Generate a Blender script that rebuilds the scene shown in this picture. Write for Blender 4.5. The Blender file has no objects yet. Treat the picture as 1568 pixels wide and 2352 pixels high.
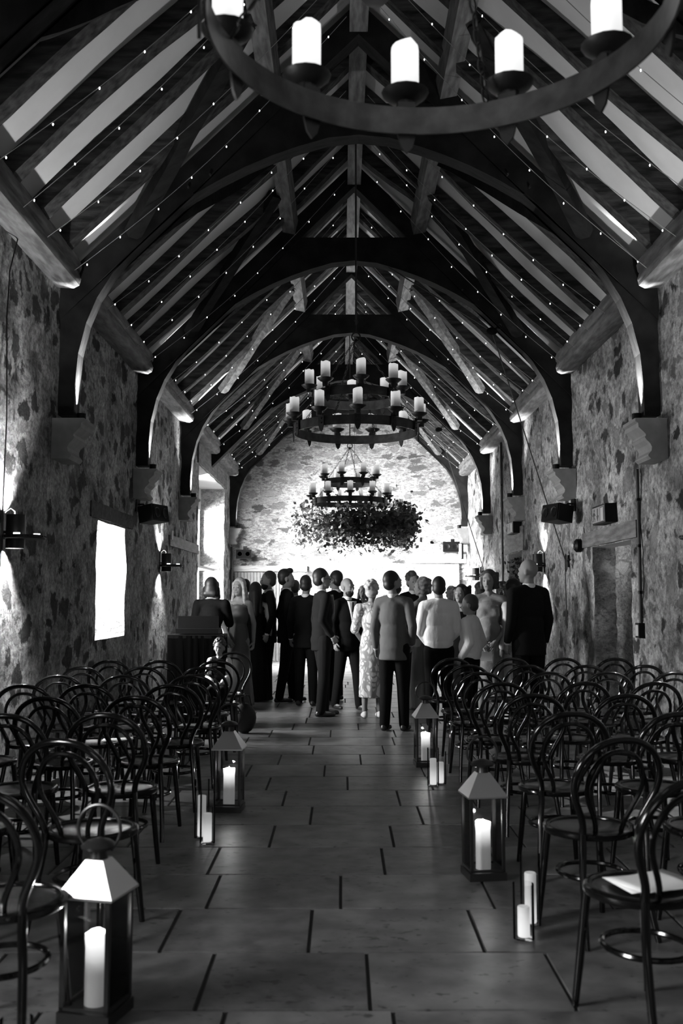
import bpy, bmesh, math, random
from mathutils import Vector, Matrix, noise
R_ = math.radians
random.seed(7)
SC = bpy.context.scene
COL = SC.collection

# ------------------------------------------------------------------ camera
F_PX = 2287.0
cam_d = bpy.data.cameras.new('camera'); cam = bpy.data.objects.new('camera', cam_d); COL.objects.link(cam)
cam.location = (0, 0, 1.5); cam.rotation_euler = (R_(90 + 4.973), 0, 0)
cam_d.sensor_fit = 'HORIZONTAL'; cam_d.sensor_width = 24.0; cam_d.lens = 24.0 * F_PX / 1568.0
cam_d.shift_x = -1.0 / 1568
cam_d.clip_start = .05; cam_d.clip_end = 200
cam_d.dof.use_dof = True; cam_d.dof.focus_distance = 12.5; cam_d.dof.aperture_fstop = 3.2
SC.camera = cam
SC.view_settings.view_transform = 'Standard'; SC.view_settings.look = 'None'
SC.view_settings.gamma = 1.0; SC.view_settings.use_curve_mapping = False
SC.view_settings.exposure = -0.45

# ------------------------------------------------------------------ world and daylight
wd = bpy.data.worlds.new('world'); SC.world = wd; wd.use_nodes = True
wn = wd.node_tree; bg = wn.nodes['Background']
bg.inputs[0].default_value = (1, 1, 1, 1); bg.inputs[1].default_value = 1.6

def area(name, loc, target, sx, sy, power, spread=180):
    l = bpy.data.lights.new(name, 'AREA'); l.shape = 'RECTANGLE'; l.size = sx; l.size_y = sy; l.energy = power
    l.spread = R_(spread)
    o = bpy.data.objects.new(name, l); COL.objects.link(o); o.location = loc
    o.rotation_euler = (Vector(target) - Vector(loc)).to_track_quat('-Z', 'Z').to_euler()
    return o
LWX, RWX, XC = -2.72, 3.05, 0.165
END_Y, BACK_Y = 24.4, -3.6
# daylight coming in through each opening (set in the plane of the glass)
area('daylight_large_window', (-3.75, 20.9, 2.9), (1.2, 24.3, 0.9), 3.4, 2.6, 4600, 105)
area('daylight_small_window', (-3.6, 11.65, 1.95), (-2.2, 12.0, 1.4), 1.2, 1.2, 780)
area('daylight_rear_window', (-.2, BACK_Y + .25, 2.4), (0.2, 6, 0.6), 2.4, 1.6, 36)
area('daylight_near_window', (-3.4, 2.3, 2.0), (1.7, 3.9, 0.4), 1.3, 1.2, 190, 125)

# ------------------------------------------------------------------ materials
def mat(name, g, rough=.7, metal=0., var=0., scale=8., bump=0., stretch=(1, 1, 1), emit=0., spec=.5, coat=0., g2=None, detail=6):
    m = bpy.data.materials.new(name); m.use_nodes = True; nt = m.node_tree
    b = nt.nodes['Principled BSDF']
    b.inputs['Base Color'].default_value = (g, g, g, 1)
    b.inputs['Roughness'].default_value = rough; b.inputs['Metallic'].default_value = metal
    b.inputs['Specular IOR Level'].default_value = spec
    b.inputs['Coat Weight'].default_value = coat
    if emit:
        b.inputs['Emission Color'].default_value = (1, 1, 1, 1); b.inputs['Emission Strength'].default_value = emit
    if var or bump:
        tc = nt.nodes.new('ShaderNodeTexCoord'); mp = nt.nodes.new('ShaderNodeMapping')
        mp.inputs['Scale'].default_value = stretch
        nz = nt.nodes.new('ShaderNodeTexNoise'); nz.inputs['Scale'].default_value = scale; nz.inputs['Detail'].default_value = detail
        nt.links.new(tc.outputs['Object'], mp.inputs[0]); nt.links.new(mp.outputs[0], nz.inputs['Vector'])
        if var:
            cr = nt.nodes.new('ShaderNodeValToRGB')
            lo = max(0, g * (1 - var)); hi = g * (1 + var) if g2 is None else g2
            cr.color_ramp.elements[0].position = .35; cr.color_ramp.elements[1].position = .68
            cr.color_ramp.elements[0].color = (lo, lo, lo, 1); cr.color_ramp.elements[1].color = (hi, hi, hi, 1)
            nt.links.new(nz.outputs[0], cr.inputs[0]); nt.links.new(cr.outputs[0], b.inputs['Base Color'])
        if bump:
            bp = nt.nodes.new('ShaderNodeBump'); bp.inputs['Strength'].default_value = bump; bp.inputs['Distance'].default_value = .02
            nt.links.new(nz.outputs[0], bp.inputs['Height']); nt.links.new(bp.outputs[0], b.inputs['Normal'])
    return m

def stone_mat(name, stretch, mortar=.60, dark=.05, lightstone=.40, amount=.5, bump=.7, scale=3.0, warp=.35, patch=1.):
    """rubble masonry: dark and pale stones of uneven size standing in thick pale lime mortar"""
    m = bpy.data.materials.new(name); m.use_nodes = True; nt = m.node_tree; N = nt.nodes; L = nt.links
    b = N['Principled BSDF']; b.inputs['Roughness'].default_value = .92; b.inputs['Specular IOR Level'].default_value = .2
    tc = N.new('ShaderNodeTexCoord'); mp = N.new('ShaderNodeMapping'); mp.inputs['Scale'].default_value = stretch
    L.new(tc.outputs['Object'], mp.inputs[0])
    wz = N.new('ShaderNodeTexNoise'); wz.inputs['Scale'].default_value = 5.5; wz.inputs['Detail'].default_value = 9; wz.inputs['Roughness'].default_value = .72
    L.new(mp.outputs[0], wz.inputs['Vector'])
    sub = N.new('ShaderNodeVectorMath'); sub.operation = 'SUBTRACT'; L.new(wz.outputs['Color'], sub.inputs[0]); sub.inputs[1].default_value = (.5, .5, .5)
    scl = N.new('ShaderNodeVectorMath'); scl.operation = 'SCALE'; L.new(sub.outputs[0], scl.inputs[0]); scl.inputs['Scale'].default_value = warp
    add = N.new('ShaderNodeVectorMath'); add.operation = 'ADD'; L.new(mp.outputs[0], add.inputs[0]); L.new(scl.outputs[0], add.inputs[1])
    ve = N.new('ShaderNodeTexVoronoi'); ve.feature = 'DISTANCE_TO_EDGE'; ve.inputs['Scale'].default_value = scale
    vc = N.new('ShaderNodeTexVoronoi'); vc.feature = 'F1'; vc.inputs['Scale'].default_value = scale
    L.new(add.outputs[0], ve.inputs['Vector']); L.new(add.outputs[0], vc.inputs['Vector'])
    sep = N.new('ShaderNodeSeparateColor'); L.new(vc.outputs['Color'], sep.inputs[0])
    # how far each stone stands clear of the mortar differs from stone to stone
    thr = N.new('ShaderNodeMapRange'); thr.inputs['To Min'].default_value = .03; thr.inputs['To Max'].default_value = .42
    L.new(sep.outputs[1], thr.inputs['Value'])
    dif = N.new('ShaderNodeMath'); dif.operation = 'SUBTRACT'; L.new(ve.outputs['Distance'], dif.inputs[0]); L.new(thr.outputs[0], dif.inputs[1])
    msk = N.new('ShaderNodeMapRange'); msk.inputs['From Min'].default_value = -.02; msk.inputs['From Max'].default_value = .07
    L.new(dif.outputs[0], msk.inputs['Value'])
    tone = N.new('ShaderNodeValToRGB'); e = tone.color_ramp.elements
    e[0].position = 0; e[0].color = (dark,) * 3 + (1,); e[1].position = 1; e[1].color = (lightstone,) * 3 + (1,)
    k = e.new(amount); k.color = (dark * 2.0,) * 3 + (1,)
    L.new(sep.outputs[0], tone.inputs[0])
    fz = N.new('ShaderNodeTexNoise'); fz.inputs['Scale'].default_value = 14; fz.inputs['Detail'].default_value = 9; fz.inputs['Roughness'].default_value = .7
    L.new(mp.outputs[0], fz.inputs['Vector'])
    mr = N.new('ShaderNodeValToRGB'); e = mr.color_ramp.elements
    e[0].position = .36; e[0].color = (mortar * .35,) * 3 + (1,); e[1].position = .62; e[1].color = (mortar * 1.15,) * 3 + (1,)
    L.new(fz.outputs[0], mr.inputs[0])
    mx = N.new('ShaderNodeMixRGB'); L.new(msk.outputs[0], mx.inputs[0]); L.new(mr.outputs[0], mx.inputs[1]); L.new(tone.outputs[0], mx.inputs[2])
    mul = N.new('ShaderNodeMixRGB'); mul.blend_type = 'MULTIPLY'; mul.inputs[0].default_value = .55
    L.new(mx.outputs[0], mul.inputs[1])
    g2 = N.new('ShaderNodeTexNoise'); g2.inputs['Scale'].default_value = 45; g2.inputs['Detail'].default_value = 5; L.new(tc.outputs['Object'], g2.inputs['Vector'])
    gr = N.new('ShaderNodeValToRGB'); gr.color_ramp.elements[0].position = .3; gr.color_ramp.elements[1].position = .7
    gr.color_ramp.elements[0].color = (.35, .35, .35, 1); gr.color_ramp.elements[1].color = (1.0, 1.0, 1.0, 1)
    L.new(g2.outputs[0], gr.inputs[0]); L.new(gr.outputs[0], mul.inputs[2])
    pz = N.new('ShaderNodeTexNoise'); pz.inputs['Scale'].default_value = 1.5; pz.inputs['Detail'].default_value = 7; pz.inputs['Roughness'].default_value = .68; L.new(mp.outputs[0], pz.inputs['Vector'])
    pr = N.new('ShaderNodeValToRGB'); pr.color_ramp.elements[0].position = .38; pr.color_ramp.elements[1].position = .60
    pr.color_ramp.elements[0].color = (.38, .38, .38, 1); pr.color_ramp.elements[1].color = (1.05, 1.05, 1.05, 1)
    m3 = N.new('ShaderNodeMixRGB'); m3.blend_type = 'MULTIPLY'; m3.inputs[0].default_value = patch; L.new(pz.outputs[0], pr.inputs[0]); L.new(mul.outputs[0], m3.inputs[1]); L.new(pr.outputs[0], m3.inputs[2])
    L.new(m3.outputs[0], b.inputs['Base Color'])
    hs = N.new('ShaderNodeMath'); hs.operation = 'MULTIPLY_ADD'; L.new(msk.outputs[0], hs.inputs[0]); hs.inputs[1].default_value = .45
    L.new(fz.outputs[0], hs.inputs[2])
    bp = N.new('ShaderNodeBump'); bp.inputs['Strength'].default_value = bump; bp.inputs['Distance'].default_value = .06
    L.new(hs.outputs[0], bp.inputs['Height']); L.new(bp.outputs[0], b.inputs['Normal'])
    return m

M = {}
M['stone_side'] = stone_mat('rubble_side', (1, 1.0, 1.15), scale=3.6, amount=.45)
M['stone_end'] = stone_mat('rubble_end', (.95, 1, 2.1), mortar=.55, dark=.10, lightstone=.40, amount=.45, scale=3.0, warp=.5, patch=.25)
M['stone_pale'] = stone_mat('rubble_pale', (1, 1.2, 1.5), mortar=.6, dark=.35, lightstone=.6, amount=.5, scale=2.4, bump=.9, patch=.2)
M['plaster'] = mat('plaster_white', .55, .9, var=.06, scale=3)
M['oak_dark'] = mat('oak_dark', .025, .8, var=.6, scale=6, bump=.5, stretch=(.6, 3, 3), g2=.06, spec=.25)
M['oak_truss'] = mat('oak_truss', .011, .85, var=.45, scale=5, bump=.4, stretch=(1, 3, 1), g2=.018, spec=.2)
M['pine'] = mat('timber_pale', .10, .7, var=.45, scale=5, bump=.35, stretch=(4, .7, 4), g2=.17)
M['pine_x'] = mat('timber_pale_cross', .32, .7, var=.4, scale=5, bump=.3, stretch=(.7, 4, 6), g2=.42)
M['corbel'] = mat('corbel_stone', .22, .85, var=.1, scale=10, bump=.1)
M['slab'] = [mat('floor_stone_%d' % i, g, .42, var=.5, scale=s, bump=.12, g2=g * 1.12, spec=.45, detail=9) for i, (g, s) in enumerate([(.12, 7), (.145, 5), (.105, 9), (.16, 4)])]
for m_ in M['slab']:
    nt = m_.node_tree; b = nt.nodes['Principled BSDF']; src = b.inputs['Base Color'].links[0].from_socket
    tc = nt.nodes.new('ShaderNodeTexCoord'); mp = nt.nodes.new('ShaderNodeMapping'); mp.inputs['Scale'].default_value = (1, 1.5, 1)
    nz = nt.nodes.new('ShaderNodeTexNoise'); nz.inputs['Scale'].default_value = 17; nz.inputs['Detail'].default_value = 4
    big = nt.nodes.new('ShaderNodeTexNoise'); big.inputs['Scale'].default_value = 1.7
    ad = nt.nodes.new('ShaderNodeMath'); ad.operation = 'MULTIPLY_ADD'; ad.inputs[1].default_value = .35
    cr = nt.nodes.new('ShaderNodeValToRGB'); cr.color_ramp.elements[0].position = .80; cr.color_ramp.elements[1].position = .86
    cr.color_ramp.elements[0].color = (1, 1, 1, 1); cr.color_ramp.elements[1].color = (.28, .28, .28, 1)
    mu = nt.nodes.new('ShaderNodeMixRGB'); mu.blend_type = 'MULTIPLY'; mu.inputs[0].default_value = 1; L = nt.links
    L.new(tc.outputs['Object'], mp.inputs[0]); L.new(mp.outputs[0], nz.inputs['Vector']); L.new(tc.outputs['Object'], big.inputs['Vector'])
    L.new(big.outputs[0], ad.inputs[0]); L.new(nz.outputs[0], ad.inputs[2]); L.new(ad.outputs[0], cr.inputs[0]); L.new(src, mu.inputs[1]); L.new(cr.outputs[0], mu.inputs[2]); L.new(mu.outputs[0], b.inputs['Base Color'])
M['grout'] = mat('grout', .03, .9)
M['iron'] = mat('black_iron', .006, .5, metal=.3, var=.4, scale=20, bump=.15)
M['iron_soft'] = mat('iron_plate', .04, .42, metal=.6, var=.4, scale=12, bump=.1)
M['black'] = mat('black_plastic', .004, .5, spec=.15)
M['cable'] = mat('cable', .03, .6); M['wire'] = mat('fairy_wire', .25, .4)
M['bentwood'] = mat('black_lacquered_beech', .003, .14, coat=.1, spec=.5)
M['seat'] = mat('black_lacquered_seat', .004, .2, coat=.1, spec=.42, var=.3, scale=4, stretch=(1, 8, 1))
M['steel'] = mat('polished_steel', .7, .33, metal=1., bump=.04, scale=3)
M['brass'] = mat('dark_bronze', .05, .35, metal=.8)
M['paper'] = mat('white_paper', .88, .6)
M['white_plastic'] = mat('white_plastic', .8, .4)
M['foliage'] = mat('foliage_dark', .035, .6, var=.5, scale=5, g2=.09)
M['foliage_lit'] = mat('foliage_lit', .30, .6, var=.4, scale=5, g2=.42)  # lighter copy of the foliage, light on the hoop's left side painted in
M['board'] = mat('painted_boards', .55, .6, var=.1, scale=3, stretch=(1, 1, .2))
M['door_dark'] = mat('dark_slatted_boards', .18, .6, var=.2, scale=4)
M['lens'] = mat('lamp_lens', .8, .3, emit=6)
M['tealight'] = mat('tealight_glow', .9, .5, emit=5)
M['sign_face'] = mat('sign_face', .22, .4)
M['sign_dark'] = mat('sign_print', .01, .4)
M['frame'] = mat('window_frame_paint', .45, .5)
# candles that glow from the flame in them, so the wax shines brightest round the wick
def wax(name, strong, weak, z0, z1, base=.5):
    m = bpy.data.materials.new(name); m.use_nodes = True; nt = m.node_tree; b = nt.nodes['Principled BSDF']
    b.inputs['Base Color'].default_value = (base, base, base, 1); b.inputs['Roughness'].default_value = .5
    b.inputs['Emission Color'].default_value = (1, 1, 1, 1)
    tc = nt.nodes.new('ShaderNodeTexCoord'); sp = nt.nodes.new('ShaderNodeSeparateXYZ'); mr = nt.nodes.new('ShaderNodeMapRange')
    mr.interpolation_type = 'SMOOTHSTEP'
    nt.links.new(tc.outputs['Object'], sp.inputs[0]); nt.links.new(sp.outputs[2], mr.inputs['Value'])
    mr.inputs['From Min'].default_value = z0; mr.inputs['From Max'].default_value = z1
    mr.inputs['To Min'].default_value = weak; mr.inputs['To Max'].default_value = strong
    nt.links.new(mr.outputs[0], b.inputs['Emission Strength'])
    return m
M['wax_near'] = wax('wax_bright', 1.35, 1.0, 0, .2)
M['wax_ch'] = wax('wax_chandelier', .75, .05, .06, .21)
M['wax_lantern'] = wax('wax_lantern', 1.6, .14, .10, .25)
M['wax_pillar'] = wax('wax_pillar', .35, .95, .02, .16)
M['bulb'] = mat('bulb_glow', .9, .5, emit=9)
M['bulb'].cycles.emission_sampling = 'NONE'
def glassmat():
    m = bpy.data.materials.new('clear_glass'); m.use_nodes = True; nt = m.node_tree; nt.nodes.clear()
    o = nt.nodes.new('ShaderNodeOutputMaterial'); t = nt.nodes.new('ShaderNodeBsdfTransparent'); g = nt.nodes.new('ShaderNodeBsdfGlossy')
    g.inputs['Roughness'].default_value = .03; mx = nt.nodes.new('ShaderNodeMixShader'); fr = nt.nodes.new('ShaderNodeFresnel'); fr.inputs[0].default_value = 1.22
    t.inputs[0].default_value = (.97, .97, .97, 1)
    nt.links.new(fr.outputs[0], mx.inputs[0]); nt.links.new(t.outputs[0], mx.inputs[1]); nt.links.new(g.outputs[0], mx.inputs[2]); nt.links.new(mx.outputs[0], o.inputs[0])
    return m
M['glass'] = glassmat()

# ------------------------------------------------------------------ mesh builder
class MB:
    def __init__(s): s.v = []; s.f = []; s.mi = []; s.cur = 0
    def add(s, vs, fs):
        n = len(s.v); s.v += [tuple(p) for p in vs]
        for f in fs: s.f.append(tuple(i + n for i in f)); s.mi.append(s.cur)
    def box(s, c, d, rot=None):
        x, y, z = d[0] / 2, d[1] / 2, d[2] / 2
        vs = [Vector((a * x, b * y, e * z)) for a in (-1, 1) for b in (-1, 1) for e in (-1, 1)]
        if rot is not None: vs = [rot @ p for p in vs]
        vs = [p + Vector(c) for p in vs]
        s.add(vs, [(0, 1, 3, 2), (4, 6, 7, 5), (0, 4, 5, 1), (2, 3, 7, 6), (0, 2, 6, 4), (1, 5, 7, 3)]); return s
    def prism(s, pts, axis, a, b):
        """pts 2D outline; axis 'y': (x,z) extruded in y; 'x': (y,z) extruded in x; 'z': (x,y)"""
        def mk(p, t):
            return (p[0], t, p[1]) if axis == 'y' else ((t, p[0], p[1]) if axis == 'x' else (p[0], p[1], t))
        n = len(pts); vs = [mk(p, a) for p in pts] + [mk(p, b) for p in pts]
        fs = [tuple(range(n)), tuple(range(2 * n - 1, n - 1, -1))] + [(i, i + n, (i + 1) % n + n, (i + 1) % n) for i in range(n)]
        s.add(vs, fs); return s
    def tube(s, pts, r, n=8, closed=False, sq=None, caps=True):
        """sweep a circle (or a rectangle sq=(w,h)) along pts; r number or list"""
        P = [Vector(p) for p in pts]; k = len(P)
        rs = r if isinstance(r, (list, tuple)) else [r] * k
        up = None; rings = []
        for i in range(k):
            if closed: t = P[(i + 1) % k] - P[i - 1]
            else: t = P[min(i + 1, k - 1)] - P[max(i - 1, 0)]
            t = t.normalized() if t.length > 1e-9 else Vector((0, 0, 1))
            if up is None:
                up = Vector((0, 0, 1)) if abs(t.z) < .9 else Vector((1, 0, 0))
            u = (up - t * up.dot(t)); u = u.normalized() if u.length > 1e-6 else t.orthogonal().normalized()
            up = u; w = t.cross(u)
            if sq: ring = [P[i] + w * (a * sq[0] / 2) * (rs[i]) + u * (b * sq[1] / 2) * (rs[i]) for a, b in ((-1, -1), (1, -1), (1, 1), (-1, 1))]
            else: ring = [P[i] + (u * math.cos(2 * math.pi * j / n) + w * math.sin(2 * math.pi * j / n)) * rs[i] for j in range(n)]
            rings.append(ring)
        m = len(rings[0]); vs = [p for rg in rings for p in rg]; fs = []
        for i in range(k if closed else k - 1):
            a = i * m; b = ((i + 1) % k) * m
            for j in range(m): fs.append((a + j, a + (j + 1) % m, b + (j + 1) % m, b + j))
        if not closed and caps: fs += [tuple(range(m - 1, -1, -1)), tuple(range((k - 1) * m, k * m))]
        s.add(vs, fs); return s
    def lathe(s, prof, c=(0, 0, 0), n=24, sx=1, sy=1, a0=0, a1=2 * math.pi):
        """prof list of (r,z) around z"""
        full = abs(a1 - a0 - 2 * math.pi) < 1e-6; k = n if full else n + 1
        vs = []; fs = []
        for r, z in prof:
            for j in range(k):
                a = a0 + (a1 - a0) * j / n
                vs.append((c[0] + r * math.cos(a) * sx, c[1] + r * math.sin(a) * sy, c[2] + z))
        for i in range(len(prof) - 1):
            for j in range(n):
                j2 = (j + 1) % k if full else j + 1
                fs.append((i * k + j, i * k + j2, (i + 1) * k + j2, (i + 1) * k + j))
        s.add(vs, fs)
        return s
    def ell(s, c, r, rot=None, n=16, m=10):
        vs = []; fs = []
        if not hasattr(r, '__len__'): r = (r, r, r)
        for i in range(m + 1):
            ph = math.pi * i / m
            for j in range(n):
                th = 2 * math.pi * j / n
                p = Vector((r[0] * math.sin(ph) * math.cos(th), r[1] * math.sin(ph) * math.sin(th), r[2] * math.cos(ph)))
                if rot is not None: p = rot @ p
                vs.append(p + Vector(c))
        for i in range(m):
            for j in range(n): fs.append((i * n + j, (i + 1) * n + j, (i + 1) * n + (j + 1) % n, i * n + (j + 1) % n))
        s.add(vs, fs); return s
    def cap(s, a, b, ra, rb, n=12):
        a = Vector(a); b = Vector(b); d = (b - a); L = d.length
        d = d.normalized() if L > 1e-6 else Vector((0, 0, 1))
        pts = []; rs = []
        for t in (-1, -.86, -.5, 0): pts.append(a + d * ra * t); rs.append(ra * math.sqrt(max(0.0004, 1 - t * t)))
        for t in (0, .5, .86, 1): pts.append(b + d * rb * t); rs.append(rb * math.sqrt(max(0.0004, 1 - t * t)))
        return s.tube(pts, rs, n)
    def build(s, name, m=None, parent=None, smooth=False, loc=None):
        me = bpy.data.meshes.new(name); me.from_pydata(s.v, [], s.f)
        ms = m if isinstance(m, (list, tuple)) else ([m] if m else [])
        for x in ms: me.materials.append(x)
        if len(ms) > 1: me.polygons.foreach_set('material_index', s.mi)
        me.update()
        bm = bmesh.new(); bm.from_mesh(me)
        if len(s.f) < 60000:
            bmesh.ops.remove_doubles(bm, verts=bm.verts, dist=1e-5)
            bmesh.ops.recalc_face_normals(bm, faces=bm.faces)
        bm.to_mesh(me); bm.free()
        if smooth:
            me.polygons.foreach_set('use_smooth', [True] * len(me.polygons))
            try: me.set_sharp_from_angle(angle=R_(40))
            except Exception: pass
        o = bpy.data.objects.new(name, me); COL.objects.link(o)
        if parent: o.parent = parent
        if loc: o.location = loc
        return o

def tag(o, label=None, cat=None, group=None, kind=None):
    if label: o['label'] = label
    if cat: o['category'] = cat
    if group: o['group'] = group
    if kind: o['kind'] = kind
    return o
def empty(name, loc, rz=0, label=None, cat=None, group=None):
    o = bpy.data.objects.new(name, None); o.empty_display_size = .1; COL.objects.link(o)
    o.location = loc; o.rotation_euler = (0, 0, rz); return tag(o, label, cat, group)
def struct(name, mb, m, smooth=False):
    return tag(mb.build(name, m, smooth=smooth), kind='structure')
def kids(o): return [c for c in bpy.data.objects if c.parent == o]
def copy_tree(o, tree=None, parent=None):
    c = o.copy(); COL.objects.link(c); c.parent = parent
    for ch in tree.get(o, ()): copy_tree(ch, tree, c)
    return c
def tree_of(root):
    t = {}
    for ob in COL.objects:
        if ob.parent: t.setdefault(ob.parent, []).append(ob)
    return t
ORD = ['zeroth', 'first', 'second', 'third', 'fourth', 'fifth', 'sixth', 'seventh', 'eighth', 'ninth', 'tenth', 'eleventh', 'twelfth']
def pxX(px, D): return (px - 785) / F_PX * D

# ------------------------------------------------------------------ floor of stone slabs
def build_floor():
    joints = {0: [-.539, .105, .861], 1: [-.143, .609], 2: [-.66, -.006, .745], 3: [-.735, .237], 4: [-.442, .317], 5: [-.213, .544],
              6: [-.434, .427], 7: [-.598, .045, .72], 8: [-.814, -.152, .707]}
    rnd = random.Random(3)
    mb = MB(); g = .0055
    x0, x1 = LWX - .1, RWX + .1
    k = -12
    while 3.788 + .6 * k < END_Y:
        ya, yb = 3.788 + .6 * k, 3.788 + .6 * (k + 1)
        js = list(joints.get(k, []))
        if not js: js = [rnd.uniform(-.5, .3)]; js.append(js[0] + rnd.uniform(.6, 1.1))
        while js[0] > x0 + .3: js.insert(0, js[0] - rnd.uniform(.55, 1.05))
        while js[-1] < x1 - .3: js.append(js[-1] + rnd.uniform(.55, 1.05))
        js[0] = x0; js[-1] = x1
        for a, b in zip(js[:-1], js[1:]):
            mb.cur = rnd.randrange(4)
            n = 5
            w = lambda s: (noise.noise(Vector((s * 9.1, ya * 3, b))) * .006)
            bot = [(a + g + (b - a - 2 * g) * i / n, ya + g + w(a + i)) for i in range(n + 1)]
            top = [(b - g - (b - a - 2 * g) * i / n, yb - g + w(b + i)) for i in range(n + 1)]
            out = bot + top; m = len(out)
            inn = []
            cx_, cy_ = (a + b) / 2, (ya + yb) / 2
            for x, y in out: inn.append((x + (.004 if x < cx_ else -.004), y + (.004 if y < cy_ else -.004)))
            vs = [(x, y, -.02) for x, y in out] + [(x, y, 0) for x, y in inn]
            mb.add(vs, [tuple(range(m, 2 * m))] + [(i, (i + 1) % m, (i + 1) % m + m, i + m) for i in range(m)])
        k += 1
    mb.cur = 4
    mb.box(((x0 + x1) / 2, (BACK_Y + END_Y) / 2, -.06), (x1 - x0, END_Y - BACK_Y + 7.4, .1))
    struct('floor', mb, M['slab'] + [M['grout']])
build_floor()

# ------------------------------------------------------------------ walls
def wall_jit(y, z, amp=.02):
    return amp * (noise.noise(Vector((y * 2.3, z * 2.9, 1.7))) + .6 * noise.noise(Vector((y * 6.1, z * 6.7, 5.2))))
def stone_wall(name, X, out, ys, zs, openings, m, thick=.6, mpale=None, axis='x', ztop=None, reveal=None):
    """grid wall with ragged openings; axis 'x': wall in plane x=X with ys along y; axis 'y': plane y=X with ys along x"""
    mb = MB()
    Y = sorted(set([round(v, 4) for v in ys] + [e for o in openings for e in o[:2]]))
    Z = sorted(set([round(v, 4) for v in zs] + [e for o in openings for e in o[2:4]]))
    def pt(y, z, d=0.):
        j = wall_jit(y, z)
        jy = jz = 0
        for o in openings:
            rough = o[5] if len(o) > 5 else .03
            if (abs(y - o[0]) < 1e-3 or abs(y - o[1]) < 1e-3) and o[2] - .01 < z < o[3] - .01:
                jy = rough * (noise.noise(Vector((z * 5.5 + y, 3.1, d * 3))) + .8 * noise.noise(Vector((z * 13 + y, 8.1, d * 5))))
        zz = z if ztop is None else min(z, ztop(y))
        return (X + j * (-out) + out * d, y + jy, zz + jz) if axis == 'x' else (y + jy, X + j * (-out) + out * d, zz + jz)
    idx = {}; vs = []
    def vi(y, z, d=0.):
        key = (y, z, d)
        if key not in idx: idx[key] = len(vs); vs.append(pt(y, z, d))
        return idx[key]
    fs = []; mi = []
    for i in range(len(Y) - 1):
        for j in range(len(Z) - 1):
            yc, zc = (Y[i] + Y[i + 1]) / 2, (Z[j] + Z[j + 1]) / 2
            if ztop is not None and Z[j] > max(ztop(Y[i]), ztop(Y[i + 1])) - 1e-4: continue
            if any(o[0] < yc < o[1] and o[2] < zc < o[3] for o in openings): continue
            fs.append((vi(Y[i], Z[j]), vi(Y[i + 1], Z[j]), vi(Y[i + 1], Z[j + 1]), vi(Y[i], Z[j + 1]))); mi.append(0)
    for o in openings:
        d = o[4]; st = 6
        yy = [v for v in Y if o[0] - 1e-4 <= v <= o[1] + 1e-4]; zz = [v for v in Z if o[2] - 1e-4 <= v <= o[3] + 1e-4]
        for s in range(st):
            d0, d1 = round(d * s / st, 4), round(d * (s + 1) / st, 4)
            for a, b in zip(zz[:-1], zz[1:]):
                for yv in (o[0], o[1]): fs.append((vi(yv, a, d0), vi(yv, b, d0), vi(yv, b, d1), vi(yv, a, d1))); mi.append(1)
            for a, b in zip(yy[:-1], yy[1:]):
                for zv in (o[2], o[3]):
                    fs.append((vi(a, zv, d0), vi(b, zv, d0), vi(b, zv, d1), vi(a, zv, d1))); mi.append(1 if zv == o[2] else 2)
    mb.v = vs; mb.f = fs; mb.mi = mi
    return struct(name, mb, [m, reveal or m, M['plaster']], smooth=True)
def fr(a, b, st):
    n = max(1, int(round((b - a) / st))); return [a + (b - a) * i / n for i in range(n + 1)]
# openings: y0,y1,z0,z1,depth,raggedness
stone_wall('wall_left', LWX, -1, fr(BACK_Y, END_Y, .11), fr(0, 4.75, .11),
           [(1.5, 3.1, 1.04, 2.5, .75, .05), (11.05, 12.52, 1.04, 2.37, .75, .05), (18.8, 22.95, 0.0, 4.03, .75, .02)], M['stone_side'], reveal=M['stone_pale'])
stone_wall('wall_right', RWX, 1, fr(BACK_Y, END_Y, .11), fr(0, 4.75, .11),
           [(10.5, 12.08, 0.0, 2.12, .28, .04), (16.85, 18.2, .8, 2.3, .5, .03)], M['stone_side'], reveal=M['stone_pale'])
RIDGE = 7.50
def roofz(x): return RIDGE - .97 * abs(x - XC)
stone_wall('wall_end', END_Y, 1, fr(LWX - .05, RWX + .05, .11), fr(0, 7.6, .11), [], M['stone_end'], axis='y', ztop=roofz)
# masonry closing the blocked doorway, and the back of the deep window recess
mb = MB()
ys = fr(10.4, 12.2, .08); zs = fr(0, 2.16, .08)
for i in range(len(ys) - 1):
    for j in range(len(zs) - 1):
        q = [(RWX + .26 + .03 * noise.noise(Vector((y * 4, z * 6, 9))), y, z) for y, z in ((ys[i], zs[j]), (ys[i + 1], zs[j]), (ys[i + 1], zs[j + 1]), (ys[i], zs[j + 1]))]
        mb.add(q, [(0, 1, 2, 3)])
struct('wall_right_blocking', mb, stone_mat('blocked_door_masonry', (1, .7, 2.0), mortar=.62, dark=.34, lightstone=.62, amount=.5, scale=2.2, patch=.3, bump=.9), smooth=True)
mb = MB(); mb.box((RWX + .52, 17.5, 1.5), (.04, 1.6, 1.8)); struct('window_3', mb, M['black'])
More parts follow.
